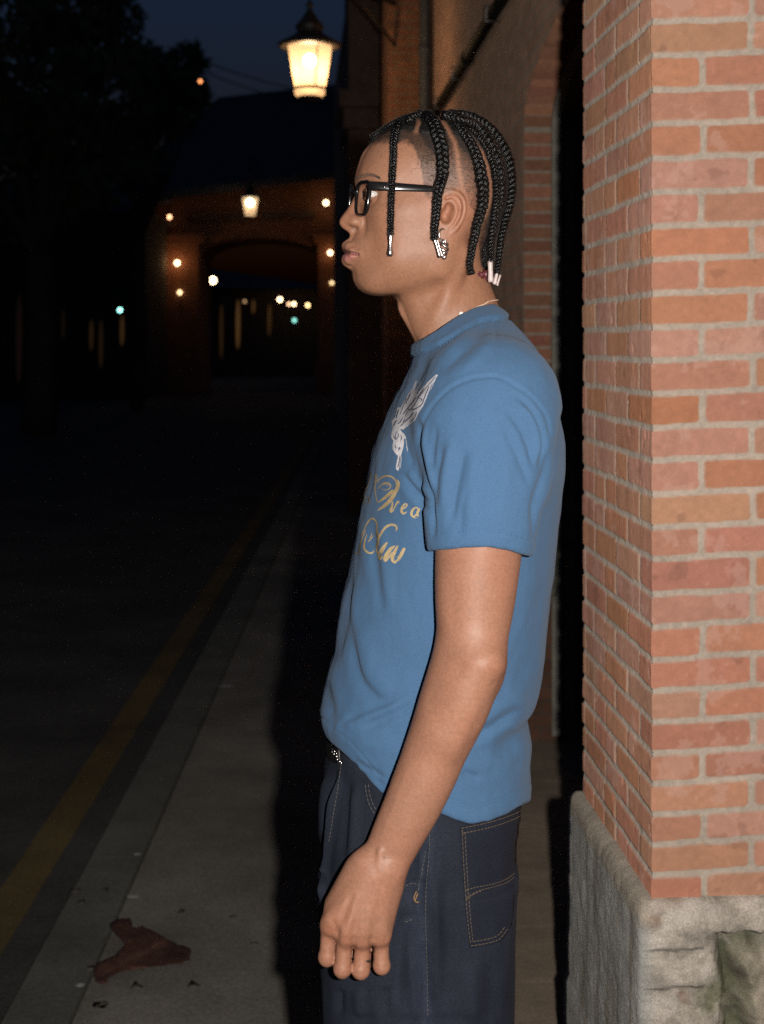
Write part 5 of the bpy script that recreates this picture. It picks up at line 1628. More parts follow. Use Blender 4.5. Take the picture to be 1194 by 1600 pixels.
# ------------------------------------------------------------------ jewellery
er = empty('earring', hw(692, 366, -86), 'twisted silver drop earring hanging from the man\'s ear', 'earring')
b = MB(); c = hw(692, 367, -86); ring = [c + Vector((.0045 * math.cos(t), .003 * math.cos(t) - .001, .0072 * math.sin(t))) for t in np.linspace(0, 2 * math.pi, 24, endpoint=False)]
b.tube(ring, .00125, 8, closed=True); b.build('hoop', M_silver, er)
b = MB()
c0 = hw(693, 374, -90); c1 = hw(693, 402, -90)
for k in range(3):
    pts = []
    for t in np.linspace(0, 1, 40):
        an = t * 7.5 + 2 * math.pi * k / 3; rr_ = (.0026 + .0030 * math.sin(math.pi * min(1, t * 1.05)) )
        p = c0.lerp(c1, t); pts.append(p + Vector((rr_ * math.cos(an), rr_ * .8 * math.sin(an), 0)))
    b.tube(pts, [.0010 + .0008 * math.sin(math.pi * t) for t in np.linspace(0, 1, 40)], 7)
b.ball(c1 + Vector((.001, -.001, 0)), .0032, 10, 8); b.ball(c0 + Vector((0, 0, -.003)), .0028, 10, 8)
b.build('twisted_drop', M_silver, er)
b = MB(); p = hw(685.5, 341, -83); b.ball(p, .0022, 10, 8); b.tube([p + Vector((0, 0, .004)), p, p + Vector((.0006, 0, -.005))], .0010, 6)
o = b.build('ear_stud', M_silver); tag(o, 'tiny silver stud in the front of the man\'s ear, above the drop earring', 'ear stud')
# ================================================================== T-shirt
front = [(650, 522), (645, 541), (642, 570), (628, 601), (617, 622), (603, 654), (592.5, 679), (582, 710), (575, 749), (564.5, 788), (556, 837), (549, 880), (542, 905), (533, 934), (527.5, 973), (522, 1019), (513, 1047), (503.5, 1082), (499.5, 1110), (508, 1138), (517, 1163), (524, 1200), (528, 1300)]
back = [(757, 462), (772, 478), (789.5, 489), (800, 504.5), (814, 520), (832, 541), (846, 566), (860, 601), (869, 647), (877, 689), (878, 731), (870.5, 802), (862, 878), (856, 948), (849, 1019), (842, 1066), (834, 1090), (819, 1107), (823, 1124), (827.5, 1149), (824, 1188), (826.5, 1219), (820, 1254), (818, 1300)]
def silh(pts, Y):
    a = np.array([P(u, v, Y) for u, v in pts]); o = np.argsort(a[:, 2]); return a[o, 2], a[o, 0]
fz, fx = silh(front, D); bz, bx = silh(back, D)
bw = np.array([(470, .040), (490, .070), (505, .098), (520, .125), (540, .153), (562, .176), (590, .194), (640, .203), (720, .198), (850, .184), (1000, .174), (1090, .178), (1200, .180), (1300, .182)])
bzz = H - (bw[:, 0] - CY) / F * D
SH = .0026
SF = Field((-.088, 1.50, H - (1300 - CY) / F * D - .02), (.245, 2.10, H - (455 - CY) / F * D), SH)
zz1 = SF.ax[2]
def smooth1(a, it=3):
    for _ in range(it): a = np.convolve(np.r_[a[0], a, a[-1]], [.25, .5, .25], 'valid')
    return a
xf = smooth1(np.interp(zz1, fz, fx), 4); xb = smooth1(np.interp(zz1, bz, bx), 4)
bb = smooth1(np.interp(zz1, bzz[::-1], bw[::-1, 1]), 10)
xc = ((xf + xb) / 2)[None, None, :]; aa = ((xb - xf) / 2)[None, None, :]; bb = bb[None, None, :]
nexp = 2.35
q = ((np.abs(SF.X - xc) / aa) ** nexp + (np.abs(SF.Y - D) / bb) ** nexp) ** (1 / nexp)
SF.F = ((q - 1) * np.minimum(aa, bb) * .9).astype(np.float32)
del q
tors = SF.F.copy()
slv = [(772, 626, 1.622, .066, .060), (764, 690, 1.602, .0655, .058), (757, 760, 1.594, .0600, .0555), (751.5, 830, 1.589, .0545, .053), (748, 905, 1.586, .0525, .0515)]
SF.F[:] = 1e3
for i in range(len(slv) - 1):
    a, c = slv[i], slv[i + 1]
    SF.cap(A_(*a[:3]), A_(*c[:3]), a[3], c[3], .03, 'u', flat=(a[4], c[4]))
SL = SF.F
SL = np.minimum(SL, SL[:, ::-1, :]) if False else SL
# mirror the sleeve: sample the mirrored grid (grid is symmetric about D = 1.80)
SL = np.minimum(SL, SL[:, ::-1, :])
kk = np.interp(zz1, [H - (760 - CY) / F * 1.6, H - (640 - CY) / F * 1.6], [.007, .055]).astype(np.float32)[None, None, :]
SF.F = smin(tors, SL, kk)
del tors
# openings: hem, sleeve hems, neck - drawn on the near side and mirrored
Yn = D - np.abs(SF.Y - D)
U = CX + F * SF.X / Yn + 0 * SF.Z; V_ = CY - F * (SF.Z - H) / Yn + 0 * SF.X
hem = np.array([(480, 1140), (505, 1148), (520, 1163), (547, 1185), (571, 1212), (592, 1237), (630, 1256), (687, 1270), (705, 1277), (733, 1287.5), (761, 1283), (790, 1272), (819, 1254), (840, 1246)])
cut1 = (V_ - np.interp(U, hem[:, 0], hem[:, 1])) / F * D
inner = SL
slh = np.interp(U, [660, 680, 720, 760, 800, 823, 840], [860, 858.5, 855.5, 854, 860, 868, 870])
cut2 = np.where(SL < SF.F + .001, (V_ - slh) / F * 1.58, -1.0)
onslv = (SL < .004) & (Yn < 1.66) & (V_ > 800)
F2 = np.maximum(SF.F, cut1)
# below the sleeve hem only the torso remains
tq = ((np.abs(SF.X - xc) / aa) ** nexp + (np.abs(SF.Y - D) / bb) ** nexp) ** (1 / nexp)
tors = ((tq - 1) * np.minimum(aa, bb) * .9).astype(np.float32); del tq
slcut = np.maximum(SL, (V_ - slh) / F * 1.58)
F2 = np.where(V_ > 800, np.maximum(smin(tors, slcut, .007), cut1), F2)
coll = np.array([(630, 548), (645, 541), (652, 538), (677, 524), (705, 506), (723, 494), (747, 483), (772, 477.5), (800, 474)])
cut3 = (np.interp(U, coll[:, 0], coll[:, 1]) - V_) / F * D
F2 = np.maximum(F2, cut3)
SF.F = F2.astype(np.float32)
del U, V_, F2, cut1, cut2, cut3, tors, slcut, SL
SV, SQ = SF.mesh(2)
SV = relax(SV, SQ, 3, .45)
print('shirt', len(SV))
mm = .0017
FO = [
 # where the sleeve meets the chest and the folds that run out of the armpit
 ([(655, 640), (655, 690), (662, 731), (671, 777), (676, 819), (677.5, 858)], 4, -4.0 * mm), ([(668, 650), (664, 690), (671, 730), (682, 780)], 6, 2.2 * mm, 's'),
 ([(683, 660), (676, 700), (674, 740)], 4, -1.6 * mm), ([(657, 672), (650, 705), (660, 748)], 4, -1.8 * mm), ([(634, 690), (640, 712), (648, 730)], 4, -1.3 * mm),
 ([(628, 738), (645, 760), (657, 774), (674, 788)], 4.0, -2.6 * mm, 's'), ([(636, 732), (655, 758), (674, 770)], 6, 2.0 * mm), ([(650, 777), (662, 790), (677, 803)], 3.5, -2.2 * mm), ([(620, 745), (640, 776), (672, 806)], 7, 1.4 * mm),
 ([(648, 690), (652, 715), (664, 755)], 3.5, 1.3 * mm),
 # sleeve
 ([(728, 690), (716, 745), (708, 790), (704, 830)], 7, -2.56 * mm), ([(744, 700), (735, 760), (724, 815)], 9, 2.03 * mm), ([(694, 690), (683, 740), (678, 800)], 6, -2.03 * mm), ([(706, 680), (697, 735), (690, 800)], 7, 2.03 * mm),
 ([(740, 742), (722, 800), (716, 848)], 7, -1.62 * mm), ([(790, 690), (786, 760), (770, 830)], 14, 1.62 * mm),
 # back of the armhole
 ([(796, 612), (826, 632), (845, 665), (850, 700), (838, 748)], 6, -2.97 * mm, 's'), ([(786, 634), (812, 665), (828, 702), (834, 740)], 5, -2.43 * mm), ([(806, 622), (832, 652), (842, 690), (838, 730)], 6, 2.43 * mm), ([(780, 650), (800, 690), (818, 735), (829, 770)], 6, -1.76 * mm),
 ([(858, 690), (852, 735), (836, 780), (829, 830)], 6, -2.70 * mm), ([(866, 700), (860, 745), (846, 800)], 7, 2.03 * mm), ([(842, 770), (836, 810), (834, 850)], 5, -2.03 * mm), ([(873, 745), (860, 800), (850, 860)], 10, -1.35 * mm),
 # chest and shoulder
 ([(764, 506), (735, 536), (700, 566), (680, 590)], 9, -2.4 * mm), ([(752, 502), (722, 528), (690, 556)], 8, 1.6 * mm), ([(776, 520), (750, 552), (715, 585)], 9, 1.2 * mm), ([(675, 562), (655, 590), (640, 620)], 8, -.9 * mm),
 # front of the body
 ([(584, 795), (583, 840), (588, 890), (595, 935), (597, 972)], 8.7, -2.2 * mm), ([(597, 800), (598, 850), (603, 905), (607, 965)], 10.2, 1.5 * mm), ([(570, 800), (571, 860), (575, 920)], 10.2, 1.2 * mm),
 ([(552, 880), (546, 920), (540, 965), (524, 1040)], 7.2, -2.4 * mm), ([(560, 890), (556, 940), (550, 990), (540, 1050)], 10.2, 1.8 * mm), ([(549, 950), (552, 1010), (566, 1062), (590, 1090), (622, 1093)], 11.6, -3.0 * mm, 's'), ([(568, 960), (572, 1015), (590, 1060), (622, 1075)], 17.4, 2.6 * mm),
 ([(524, 1152), (545, 1135), (570, 1120), (612, 1103), (644, 1085)], 11.6, 4.2 * mm, 's'), ([(534, 1142), (560, 1122), (600, 1104), (640, 1084)], 7.2, -2.6 * mm), ([(562, 1137), (595, 1125), (625, 1108), (644, 1094)], 8.7, -2.6 * mm), ([(530, 1152), (534, 1128), (552, 1120)], 7.2, 1.8 * mm), ([(512, 1060), (514, 1095), (522, 1130)], 7.2, -1.8 * mm), ([(502, 1095), (512, 1125), (526, 1156)], 8.7, 1.2 * mm), ([(524, 1030), (524, 1070), (530, 1105)], 8.7, 1.3 * mm),
 ([(547, 1160), (585, 1155), (620, 1150)], 13.0, 1.0 * mm), ([(566, 1158), (600, 1150), (628, 1132)], 7.2, -1.0 * mm),
 ([(550, 1186), (575, 1203), (604, 1216)], 4.6, -2.6 * mm), ([(560, 1200), (585, 1216), (604, 1230)], 4.6, -1.8 * mm), ([(556, 1194), (580, 1210), (604, 1222)], 5.8, 1.2 * mm),
 # back and lower side
 ([(824, 1102), (800, 1114), (770, 1135), (742, 1154), (716, 1166)], 11.6, -4.0 * mm, 's'), ([(832, 1086), (806, 1098), (770, 1116), (736, 1140)], 17.4, 3.4 * mm), ([(820, 1118), (800, 1130), (770, 1150), (740, 1172)], 14.5, 2.2 * mm), ([(812, 1140), (795, 1160), (780, 1190)], 11.6, -1.7 * mm), ([(798, 1160), (806, 1180), (812, 1205)], 8.7, -1.4 * mm), ([(822, 1150), (812, 1175), (800, 1196)], 11.6, 1.5 * mm),
 ([(720, 1206), (735, 1212), (752, 1218)], 5.8, -2.4 * mm), ([(712, 1186), (740, 1196), (775, 1198)], 10.2, 1.3 * mm), ([(724, 1236), (760, 1240), (800, 1228)], 13.0, -1.0 * mm), ([(850, 900), (838, 960), (836, 1020)], 17.4, -1.2 * mm), ([(838, 880), (826, 950), (822, 1040)], 20.3, 1.2 * mm), ([(815, 985), (822, 1040), (812, 1075)], 13.0, -1.2 * mm),
]
SV = foldmove(SV, SQ, FO, 61, (.0018, 8))
SV = foldmove(SV, SQ, [], 63, (.0009, 28))
SV = SV + vnormals(SV, SQ) * (.0008 * nz(SV * (1.6, 1, .7) + nz(SV, 6, 2, 66)[:, None] * .05, 55, 2, 64))[:, None]
SV = relax(SV, SQ, 1, .4)
# seams and ribbing
nrm = vnormals(SV, SQ); W = mirY(SV); su, sv_ = proj(W)
dd = np.zeros(len(SV))
seam = catmull([(772, 500), (776, 530), (780, 560), (782, 588)], 20)          # shoulder seam
armh = catmull([(655, 690), (658, 668), (668, 646), (684, 624), (706, 605), (735, 592), (764, 588), (782, 590), (806, 603), (832, 622), (852, 648), (860, 676)], 60)
for poly, w_, a_ in ((seam, 2.2, -1.4 * mm), (armh, 2.4, -1.1 * mm)):
    q, al, sd = seg_dist(su, sv_, poly); m = W[:, 1] < 1.79; dd += a_ * np.exp(-(q / w_) ** 2) * m
q, al, sd = seg_dist(su, sv_, armh); dd += .3 * mm * np.exp(-((q - 5) / 4) ** 2) * (sd < 0) * (W[:, 1] < 1.79)
crib = np.array([(640, 560), (645, 557), (677, 543), (703, 528), (726, 513), (747, 504), (761, 499), (789, 497), (800, 496)])
cv = np.interp(su, crib[:, 0], crib[:, 1])
rib = np.clip((cv - sv_) / 2.5, 0, 1) * (su > 630) * (su < 800)
dd += rib * 1.6 * mm - 1.4 * mm * np.exp(-((sv_ - cv - 1) / 2.0) ** 2) * (su < 800)
slv_h = np.interp(su, [660, 680, 720, 760, 800, 823, 840], [860, 858.5, 855.5, 854, 860, 868, 870])
onsl = (W[:, 1] < 1.612) & (np.abs(sv_ - 850) < 40) & (su > 668)
dd += -.9 * mm * np.exp(-((sv_ - (slv_h - 24)) / 1.8) ** 2) * onsl + .5 * mm * (sv_ > slv_h - 24) * onsl
hemv = np.interp(su, hem[:, 0], hem[:, 1])
dd += -.8 * mm * np.exp(-((sv_ - (hemv - 26)) / 1.8) ** 2) * (sv_ > 1120)
SV = SV + nrm * dd[:, None]
SBLUE = np.array((.050, .108, .200))
sc = np.ones((len(SV), 3)) * SBLUE
sc *= (1 + .05 * nz(SV, 30, 3, 62))[:, None]
def cloth_mat(name, scale, bump, rough, diffr, amt, sheen=.0):
    m = colmat(name, rough=rough, spec=.2, amt=amt, scale=900, bump=bump, bscale=scale, bdist=.0008, diffr=diffr, detail=3)
    b = m.node_tree.nodes['Principled BSDF']
    b.inputs['Sheen Weight'].default_value = sheen; b.inputs['Sheen Roughness'].default_value = .5
    return m
M_shirt = cloth_mat('blue_cotton', 900, .4, .9, .12, .24, .05)
shirt = rawmesh('t_shirt', SV, SQ, M_shirt, man, True, sc)
shirt_tree = BVHTree.FromPolygons([tuple(map(float, v)) for v in SV], [tuple(map(int, q)) for q in SQ])

# stitched threads lie on the cloth as fine tubes
def on(tree, u, v, lift=.0006, guess=None):
    loc, n = cast(tree, u, v)
    if loc is None: return None
    if n.dot(loc - CAMP) > 0: n = -n
    return loc + n * lift
def thread(mb, tree, poly, r=.00045, dash=None, n=60, lift=.0004):
    pts = catmull(poly, n); cur = []
    out = []
    for u, v in pts:
        p = on(tree, u, v, lift)
        if p is None or (cur and (p - cur[-1]).length > .02):
            if len(cur) > 1: out.append(cur)
            cur = []
        if p is not None: cur.append(p)
    if len(cur) > 1: out.append(cur)
    for c in out:
        if dash:
            cc = catmull([tuple(p) for p in c], max(4, int(sum((c[i + 1] - c[i]).length for i in range(len(c) - 1)) / .0012)))
            for i in range(0, len(cc) - 3, 4): mb.tube(cc[i:i + 4], r, 5)
        else: mb.tube(c, r, 5)
M_bt = simple('blue_thread', (.045, .125, .235), .8)
for nm_, st in (('sleeve_stitching', [(679, 834), (720, 831), (760, 830), (800, 836), (826, 844)]), ('hem_stitching', [(700, 1252), (733, 1262), (765, 1257), (795, 1246), (820, 1229)]), ('collar_stitching', [(650, 562), (680, 547), (706, 531), (730, 516), (762, 503), (790, 501)])):
    b = MB(); thread(b, shirt_tree, st, .00035, True); b.build(nm_, M_bt, shirt)

# --- the print: white wings and gilt script, laid on the cloth
def C4(x, y): return (540 + x / 4.85, 570 + y / 4.85)
def patch(poly, tree, step=2.2, lift=.0007):
    pl = [Vector(p) for p in poly]
    def ins(x, y):
        c = False; j = len(pl) - 1
        for i in range(len(pl)):
            if (pl[i].y > y) != (pl[j].y > y) and x < (pl[j].x - pl[i].x) * (y - pl[i].y) / (pl[j].y - pl[i].y) + pl[i].x: c = not c
            j = i
        return c
    dense = []
    for i in range(len(pl)):
        a, c = pl[i], pl[(i + 1) % len(pl)]; k = max(1, int((c - a).length / step))
        for t in range(k): dense.append(a.lerp(c, t / k))
    inn = [Vector((x, y)) for x in np.arange(min(p.x for p in pl), max(p.x for p in pl), step) for y in np.arange(min(p.y for p in pl), max(p.y for p in pl), step) if ins(x, y)]
    res = delaunay_2d_cdt(dense + inn, [], [list(range(len(dense)))], 1, 1e-4)
    vs = []; ok = []
    for p in res[0]:
        q = on(tree, p.x, p.y, lift); ok.append(q is not None); vs.append(q if q is not None else Vector())
    fs = [f for f in res[2] if all(ok[i] for i in f) and max((vs[f[i]] - vs[f[(i + 1) % len(f)]]).length for i in range(len(f))) < .03]
    fs = [f if (vs[f[1]] - vs[f[0]]).cross(vs[f[2]] - vs[f[0]]).dot(vs[f[0]] - CAMP) < 0 else tuple(reversed(f)) for f in fs]
    # keep the largest connected piece
    lab = list(range(len(vs)))
    def fd(i):
        while lab[i] != i: lab[i] = lab[lab[i]]; i = lab[i]
        return i
    for f in fs:
        for i in f[1:]: lab[fd(i)] = fd(f[0])
    cnt = {}
    for f in fs: cnt[fd(f[0])] = cnt.get(fd(f[0]), 0) + 1
    best = max(cnt, key=cnt.get); fs = [f for f in fs if fd(f[0]) == best]
    use = sorted({i for f in fs for i in f}); mp = {i: k for k, i in enumerate(use)}
    return [vs[i] for i in use], [tuple(mp[i] for i in f) for f in fs]
def ribbon(mb, tree, poly, w0, lift=.0009, n=None):
    "pen stroke: poly of (x, y[, width]) in photo pixels"
    L = sum(math.dist(poly[i][:2], poly[i + 1][:2]) for i in range(len(poly) - 1)); n = n or max(6, int(L / 1.2))
    pw = [(p[0], p[1], p[2] if len(p) > 2 else w0) for p in poly]
    c = catmull(pw, n)
    t = np.gradient(c[:, :2], axis=0); t /= np.linalg.norm(t, axis=1)[:, None] + 1e-9
    nn = np.stack([-t[:, 1], t[:, 0]], 1)
    end = np.clip(np.minimum(np.arange(n), np.arange(n)[::-1]) / 2.0, .25, 1)
    vs = []; ok = []
    for i in range(n):
        for s in (-.5, .5):
            q = on(tree, *(c[i, :2] + nn[i] * s * max(.35, c[i, 2]) * end[i]), lift); ok.append(q is not None); vs.append(q if q is not None else Vector())
    fs = [(2 * i, 2 * i + 1, 2 * i + 3, 2 * i + 2) for i in range(n - 1) if all(ok[2 * i:2 * i + 4]) and (vs[2 * i] - vs[2 * i + 2]).length < .02]
    mb.add(vs, fs)
wing1 = [(705, 80), (690, 76), (640, 120), (592, 170), (550, 222), (541, 222), (556, 185), (577, 130), (570, 126), (548, 165), (533, 196), (530, 180), (546, 126), (536, 122), (512, 178), (474, 228), (444, 288), (418, 330), (404, 320), (394, 330), (388, 360), (380, 400), (357, 418), (352, 434), (362, 470), (350, 530), (352, 556), (366, 576), (360, 610), (360, 640), (386, 680), (402, 690), (386, 766), (386, 790), (403, 806), (412, 770), (424, 690), (438, 640), (448, 590), (446, 560), (462, 566), (462, 548), (446, 520), (430, 510), (418, 486), (440, 492), (492, 452), (532, 420), (556, 368), (592, 312), (622, 240), (652, 160)]
vs, fs = patch([C4(*p) for p in wing1], shirt_tree)
M_print = simple('white_print', (.62, .60, .63), .75, noise_amt=.18, scale=260, bump=.3, bscale=600)
M_gold = simple('gilt_print', (.40, .30, .16), .6, metal=0, noise_amt=.3, scale=400)
M_ink = simple('dark_print_line', (.07, .075, .13), .8)
pr_o = rawmesh('wing_print', [tuple(v) for v in vs], fs, M_print, shirt, True)
b = MB()
for st in [[(690, 92), (640, 150), (600, 200), (560, 250), (520, 320), (480, 352)], [(640, 165), (610, 235), (585, 300), (545, 330), (500, 345)], [(560, 250), (580, 262), (590, 270)], [(590, 255), (575, 285)], [(540, 250), (510, 290), (470, 340), (440, 380)], [(470, 250), (450, 300), (430, 350), (420, 380)], [(500, 215), (480, 260), (460, 300)], [(525, 360), (490, 400), (450, 440)], [(545, 355), (530, 400), (500, 435)], [(440, 395), (425, 430), (400, 455)], [(455, 405), (440, 450), (415, 470)], [(400, 500), (385, 530), (390, 560), (410, 540), (400, 515)], [(370, 530), (380, 560), (400, 570)], [(425, 530), (430, 560), (420, 580)], [(400, 625), (412, 640), (405, 655)], [(415, 620), (420, 645)], [(385, 610), (390, 640)], [(420, 690), (412, 740), (402, 780)], [(398, 420), (380, 440), (370, 470)], [(410, 340), (396, 380), (392, 410)], [(600, 180), (570, 225), (545, 260)], [(615, 220), (600, 260), (590, 290)], [(490, 330), (470, 370), (455, 400)]]:
    ribbon(b, shirt_tree, [C4(*p) for p in st], 1.0 + random.random() * .7, .0011)
b.build('wing_outline', M_ink, shirt)
b = MB()
for st, w_ in [([(462, 560), (468, 610), (474, 660)], 1.1), ([(690, 100), (668, 150), (645, 200)], .8), ([(428, 690), (424, 750), (418, 790)], .8)]:
    b = MB(); ribbon(b, shirt_tree, [C4(*p) for p in st], w_, .0009)
    if b.f and len(st) > 2: b.build('wing_stroke', M_print, shirt)
GOLD = [
 ([(203, 815), (190, 865), (176, 910), (158, 950), (148, 985), (150, 1020), (140, 1060)], 1.1), ([(152, 945), (168, 930), (185, 925)], 1.2), ([(150, 965), (165, 950), (182, 955)], 1.0), ([(146, 1012), (165, 1006), (186, 1022), (188, 1058)], 1.0), ([(150, 1045), (170, 1040), (182, 1050)], .9), ([(172, 980), (178, 1000), (180, 1030)], .9),
 ([(236, 822), (230, 880), (230, 950), (238, 1010), (250, 1050)], 1.3), ([(246, 830), (240, 890)], .9),
 ([(240, 905, 1.0), (258, 872, 1.6), (300, 845, 2.4), (345, 846, 2.2), (380, 872, 1.8), (394, 915, 2.2), (382, 965, 4.2), (345, 1025, 5.0), (300, 1068, 4.2), (245, 1106, 1.6)], 2.4),
 ([(248, 945, 1.0), (275, 912, 1.6), (312, 895, 2.0), (342, 908, 1.8), (342, 934, 1.4), (308, 950, 1.0), (276, 938, .8)], 1.4), ([(262, 925), (288, 905), (320, 910), (330, 925)], .9),
 ([(394, 868, 1.0), (408, 900, 2.6), (398, 945, 3.2), (375, 985, 2.2)], 2.4), ([(250, 1045, 1.2), (300, 1010, 3.4), (350, 968, 4.4), (378, 948, 2.0)], 3.0),
 ([(362, 1030, 1.0), (358, 1070, 2.6), (347, 1108, 3.6), (360, 1112, 1.4), (385, 1062, 1.8), (404, 1036, 2.4), (412, 1052, 1.2)], 2.4), ([(340, 1040), (352, 1020), (365, 1010)], .9),
 ([(424, 1098, 1.2), (450, 1085, 1.6), (470, 1062, 2.0), (458, 1052, 1.6), (438, 1072, 2.6), (428, 1105, 3.2), (442, 1128, 2.6), (470, 1112, 1.2)], 2.2),
 ([(558, 1088, 1.4), (532, 1082, 2.2), (508, 1106, 3.0), (504, 1138, 3.0), (524, 1150, 2.0), (545, 1122, 1.6), (560, 1090, 2.6), (546, 1130, 3.2), (556, 1152, 1.6)], 2.4), ([(512, 1155), (530, 1162), (548, 1158)], .9),
 ([(118, 1300, 1.0), (148, 1250, 1.3), (170, 1200, 1.8), (205, 1164, 2.2), (232, 1182, 1.8), (244, 1222, 1.6), (240, 1275, 1.4), (246, 1310, 1.1)], 1.5), ([(158, 1255), (134, 1310), (116, 1370), (106, 1410), (100, 1432)], 1.5), ([(70, 1424), (95, 1430), (112, 1440), (118, 1432)], 1.3),
 ([(168, 1280, 1.0), (152, 1335, 1.6), (146, 1388, 2.4), (172, 1422, 2.6), (206, 1426, 1.8), (222, 1402, 1.2)], 1.8), ([(172, 1345), (198, 1318), (218, 1290)], 1.2), ([(186, 1330), (196, 1300), (208, 1268)], .9),
 ([(384, 1262, 1.8), (392, 1232, 2.2), (366, 1212, 2.8), (322, 1222, 3.0), (284, 1262, 2.8), (254, 1326, 2.6), (240, 1395, 2.4), (250, 1442, 1.6)], 2.4), ([(240, 1240), (254, 1290), (248, 1350)], 1.2), ([(262, 1290), (256, 1340), (250, 1390)], 1.2),
 ([(322, 1342, 2.0), (292, 1385, 4.4), (264, 1440, 5.2), (268, 1472, 2.6), (290, 1448, 1.2)], 4), ([(382, 1370, 1.6), (346, 1396, 4.2), (314, 1446, 5.6), (304, 1482, 4.0), (326, 1470, 1.6), (356, 1420, 1.6)], 4),
 ([(402, 1366, 2.0), (378, 1412, 4.0), (358, 1464, 4.6), (378, 1496, 2.8), (418, 1448, 1.6), (450, 1388, 3.0), (424, 1440, 4.2), (404, 1478, 2.6), (424, 1462, 1.2)], 3.5),
 ([(120, 1135), (128, 1142)], 1.4), ([(148, 1160), (160, 1168)], .9), ([(395, 1450), (400, 1462)], 1.0),
]
b = MB()
for st, w_ in GOLD:
    ribbon(b, shirt_tree, [(*C4(p[0], p[1]), *[q_ * 1.25 for q_ in p[2:]]) for p in st], w_ * 1.25, .0009)
b.build('gilt_lettering', M_gold, shirt)

# ================================================================== jeans
jf = [(519, 1140), (517, 1171), (505, 1213), (499.5, 1266), (498, 1326), (498, 1396), (501, 1470), (505, 1530), (507, 1592), (512, 1750), (514, 2000), (512, 2270)]
jb = [(822, 1140), (821, 1266), (815, 1308), (808, 1361), (803, 1431), (801.5, 1502), (800, 1592), (790, 1750), (775, 2000), (775, 2270)]
YJ = 1.73
jfz, jfx = silh(jf, YJ); jbz, jbx = silh(jb, YJ)
JF = Field((-.092, 1.56, .015), (.205, 2.04, 1.07), .0034)
zj = JF.ax[2]
xf = smooth1(np.interp(zj, jfz, jfx), 6); xb = smooth1(np.interp(zj, jbz, jbx), 6)
xc = ((xf + xb) / 2)[None, None, :]; aa = ((xb - xf) / 2)[None, None, :]
bj = np.interp(zj, [.0, .4, .72, .80, .9, 1.03], [.088, .092, .100, .180, .182, .168])[None, None, :]
def sup(x, y, a, b_, n): return ((np.abs(x) / a) ** n + (np.abs(y) / b_) ** n) ** (1 / n)
hipb = np.interp(zj, [.6, .75, .86, .93, 1.03], [.185, .190, .190, .184, .168])[None, None, :]
hip = (sup(JF.X - xc, JF.Y - D, aa, hipb, 2.5) - 1) * np.minimum(aa, hipb)
hip = np.maximum(hip, (.74 - JF.Z))
lb = np.interp(zj, [0, .4, .8], [.085, .092, .098])[None, None, :]
leg = None
for sy in (1, -1):
    l = (sup(JF.X - xc, JF.Y - (D + sy * .094), aa, lb, 2.3) - 1) * np.minimum(aa, lb)
    leg = l if leg is None else np.minimum(leg, l)
leg = np.maximum(leg, JF.Z - .86)
JF.F = smin(hip, leg, .012).astype(np.float32)
JF.F = np.maximum(JF.F, JF.Z - 1.05)
JF.F = np.maximum(JF.F, .03 - JF.Z).astype(np.float32)
JV, JQ = JF.mesh(2); JV = relax(JV, JQ, 3, .45)
print('jeans', len(JV))
JFO = [
 ([(535, 1190), (526, 1245), (516, 1310), (508, 1370), (505, 1440)], 6, 4.0 * mm, 's'), ([(528, 1195), (517, 1250), (509, 1320), (504, 1380)], 5, -4.5 * mm), ([(545, 1205), (540, 1270), (534, 1350)], 9, -1.8 * mm), ([(556, 1210), (553, 1290), (548, 1370)], 10, 1.8 * mm), ([(514, 1200), (506, 1260), (502, 1330)], 4, 1.8 * mm),
 ([(664, 1300), (660, 1350), (654, 1400), (650, 1450)], 5, -2.4 * mm), ([(640, 1410), (628, 1450), (622, 1520), (618, 1590)], 9, -2.0 * mm), ([(676, 1340), (682, 1420), (682, 1500), (684, 1592)], 9, 2.0 * mm), ([(700, 1330), (702, 1420), (708, 1520)], 12, -1.4 * mm), ([(636, 1386), (650, 1380), (664, 1384)], 4, -1.8 * mm), ([(628, 1440), (645, 1434), (656, 1438)], 4, -1.8 * mm),
 ([(560, 1540), (566, 1592)], 9, 2.2 * mm), ([(530, 1540), (532, 1592)], 8, -2.0 * mm), ([(600, 1540), (604, 1592)], 9, -1.8 * mm), ([(660, 1470), (668, 1540), (670, 1600)], 6, -1.8 * mm), ([(640, 1480), (646, 1540), (650, 1600)], 7, 1.7 * mm), ([(740, 1490), (736, 1550), (738, 1610)], 14, 1.6 * mm), ([(770, 1490), (772, 1550), (770, 1600)], 12, -1.2 * mm), ([(640, 1300), (642, 1340), (636, 1372)], 7, 1.6 * mm),
 ([(600, 1545), (610, 1800), (600, 2000)], 22, 4 * mm), ([(700, 1620), (690, 1800), (700, 2000)], 26, 4 * mm),
]
JV = foldmove(JV, JQ, [(f_[0], f_[1], f_[2] * 1.75, *f_[3:]) for f_ in JFO], 71, (.0026, 7))
JV = foldmove(JV, JQ, [], 74, (.0011, 28))
JV = JV + vnormals(JV, JQ) * (.0016 * nz(JV * (1, 1, .22), 42, 2, 78))[:, None]
n = vnormals(JV, JQ); W = mirY(JV); ju, jv = proj(W)
dd = np.zeros(len(JV))
SEAM = catmull([(668, 1285), (667, 1330), (663, 1380), (662, 1430), (664, 1500), (665, 1560), (667, 1640), (668, 2250)], 60)
q, al, sd = seg_dist(ju, jv, SEAM); dd += -1.5 * mm * np.exp(-((q) / 2.6) ** 2) + 1.4 * mm * np.exp(-((q - 7) / 5) ** 2) * (sd < 0)
dd -= .007 * np.clip((np.interp(ju, hem[:, 0], hem[:, 1]) + 3 - jv) / 6, 0, 1)
JV = JV + n * dd[:, None] * (n[:, 1:2] * np.sign(JV[:, 1:2] - D) > -.2)
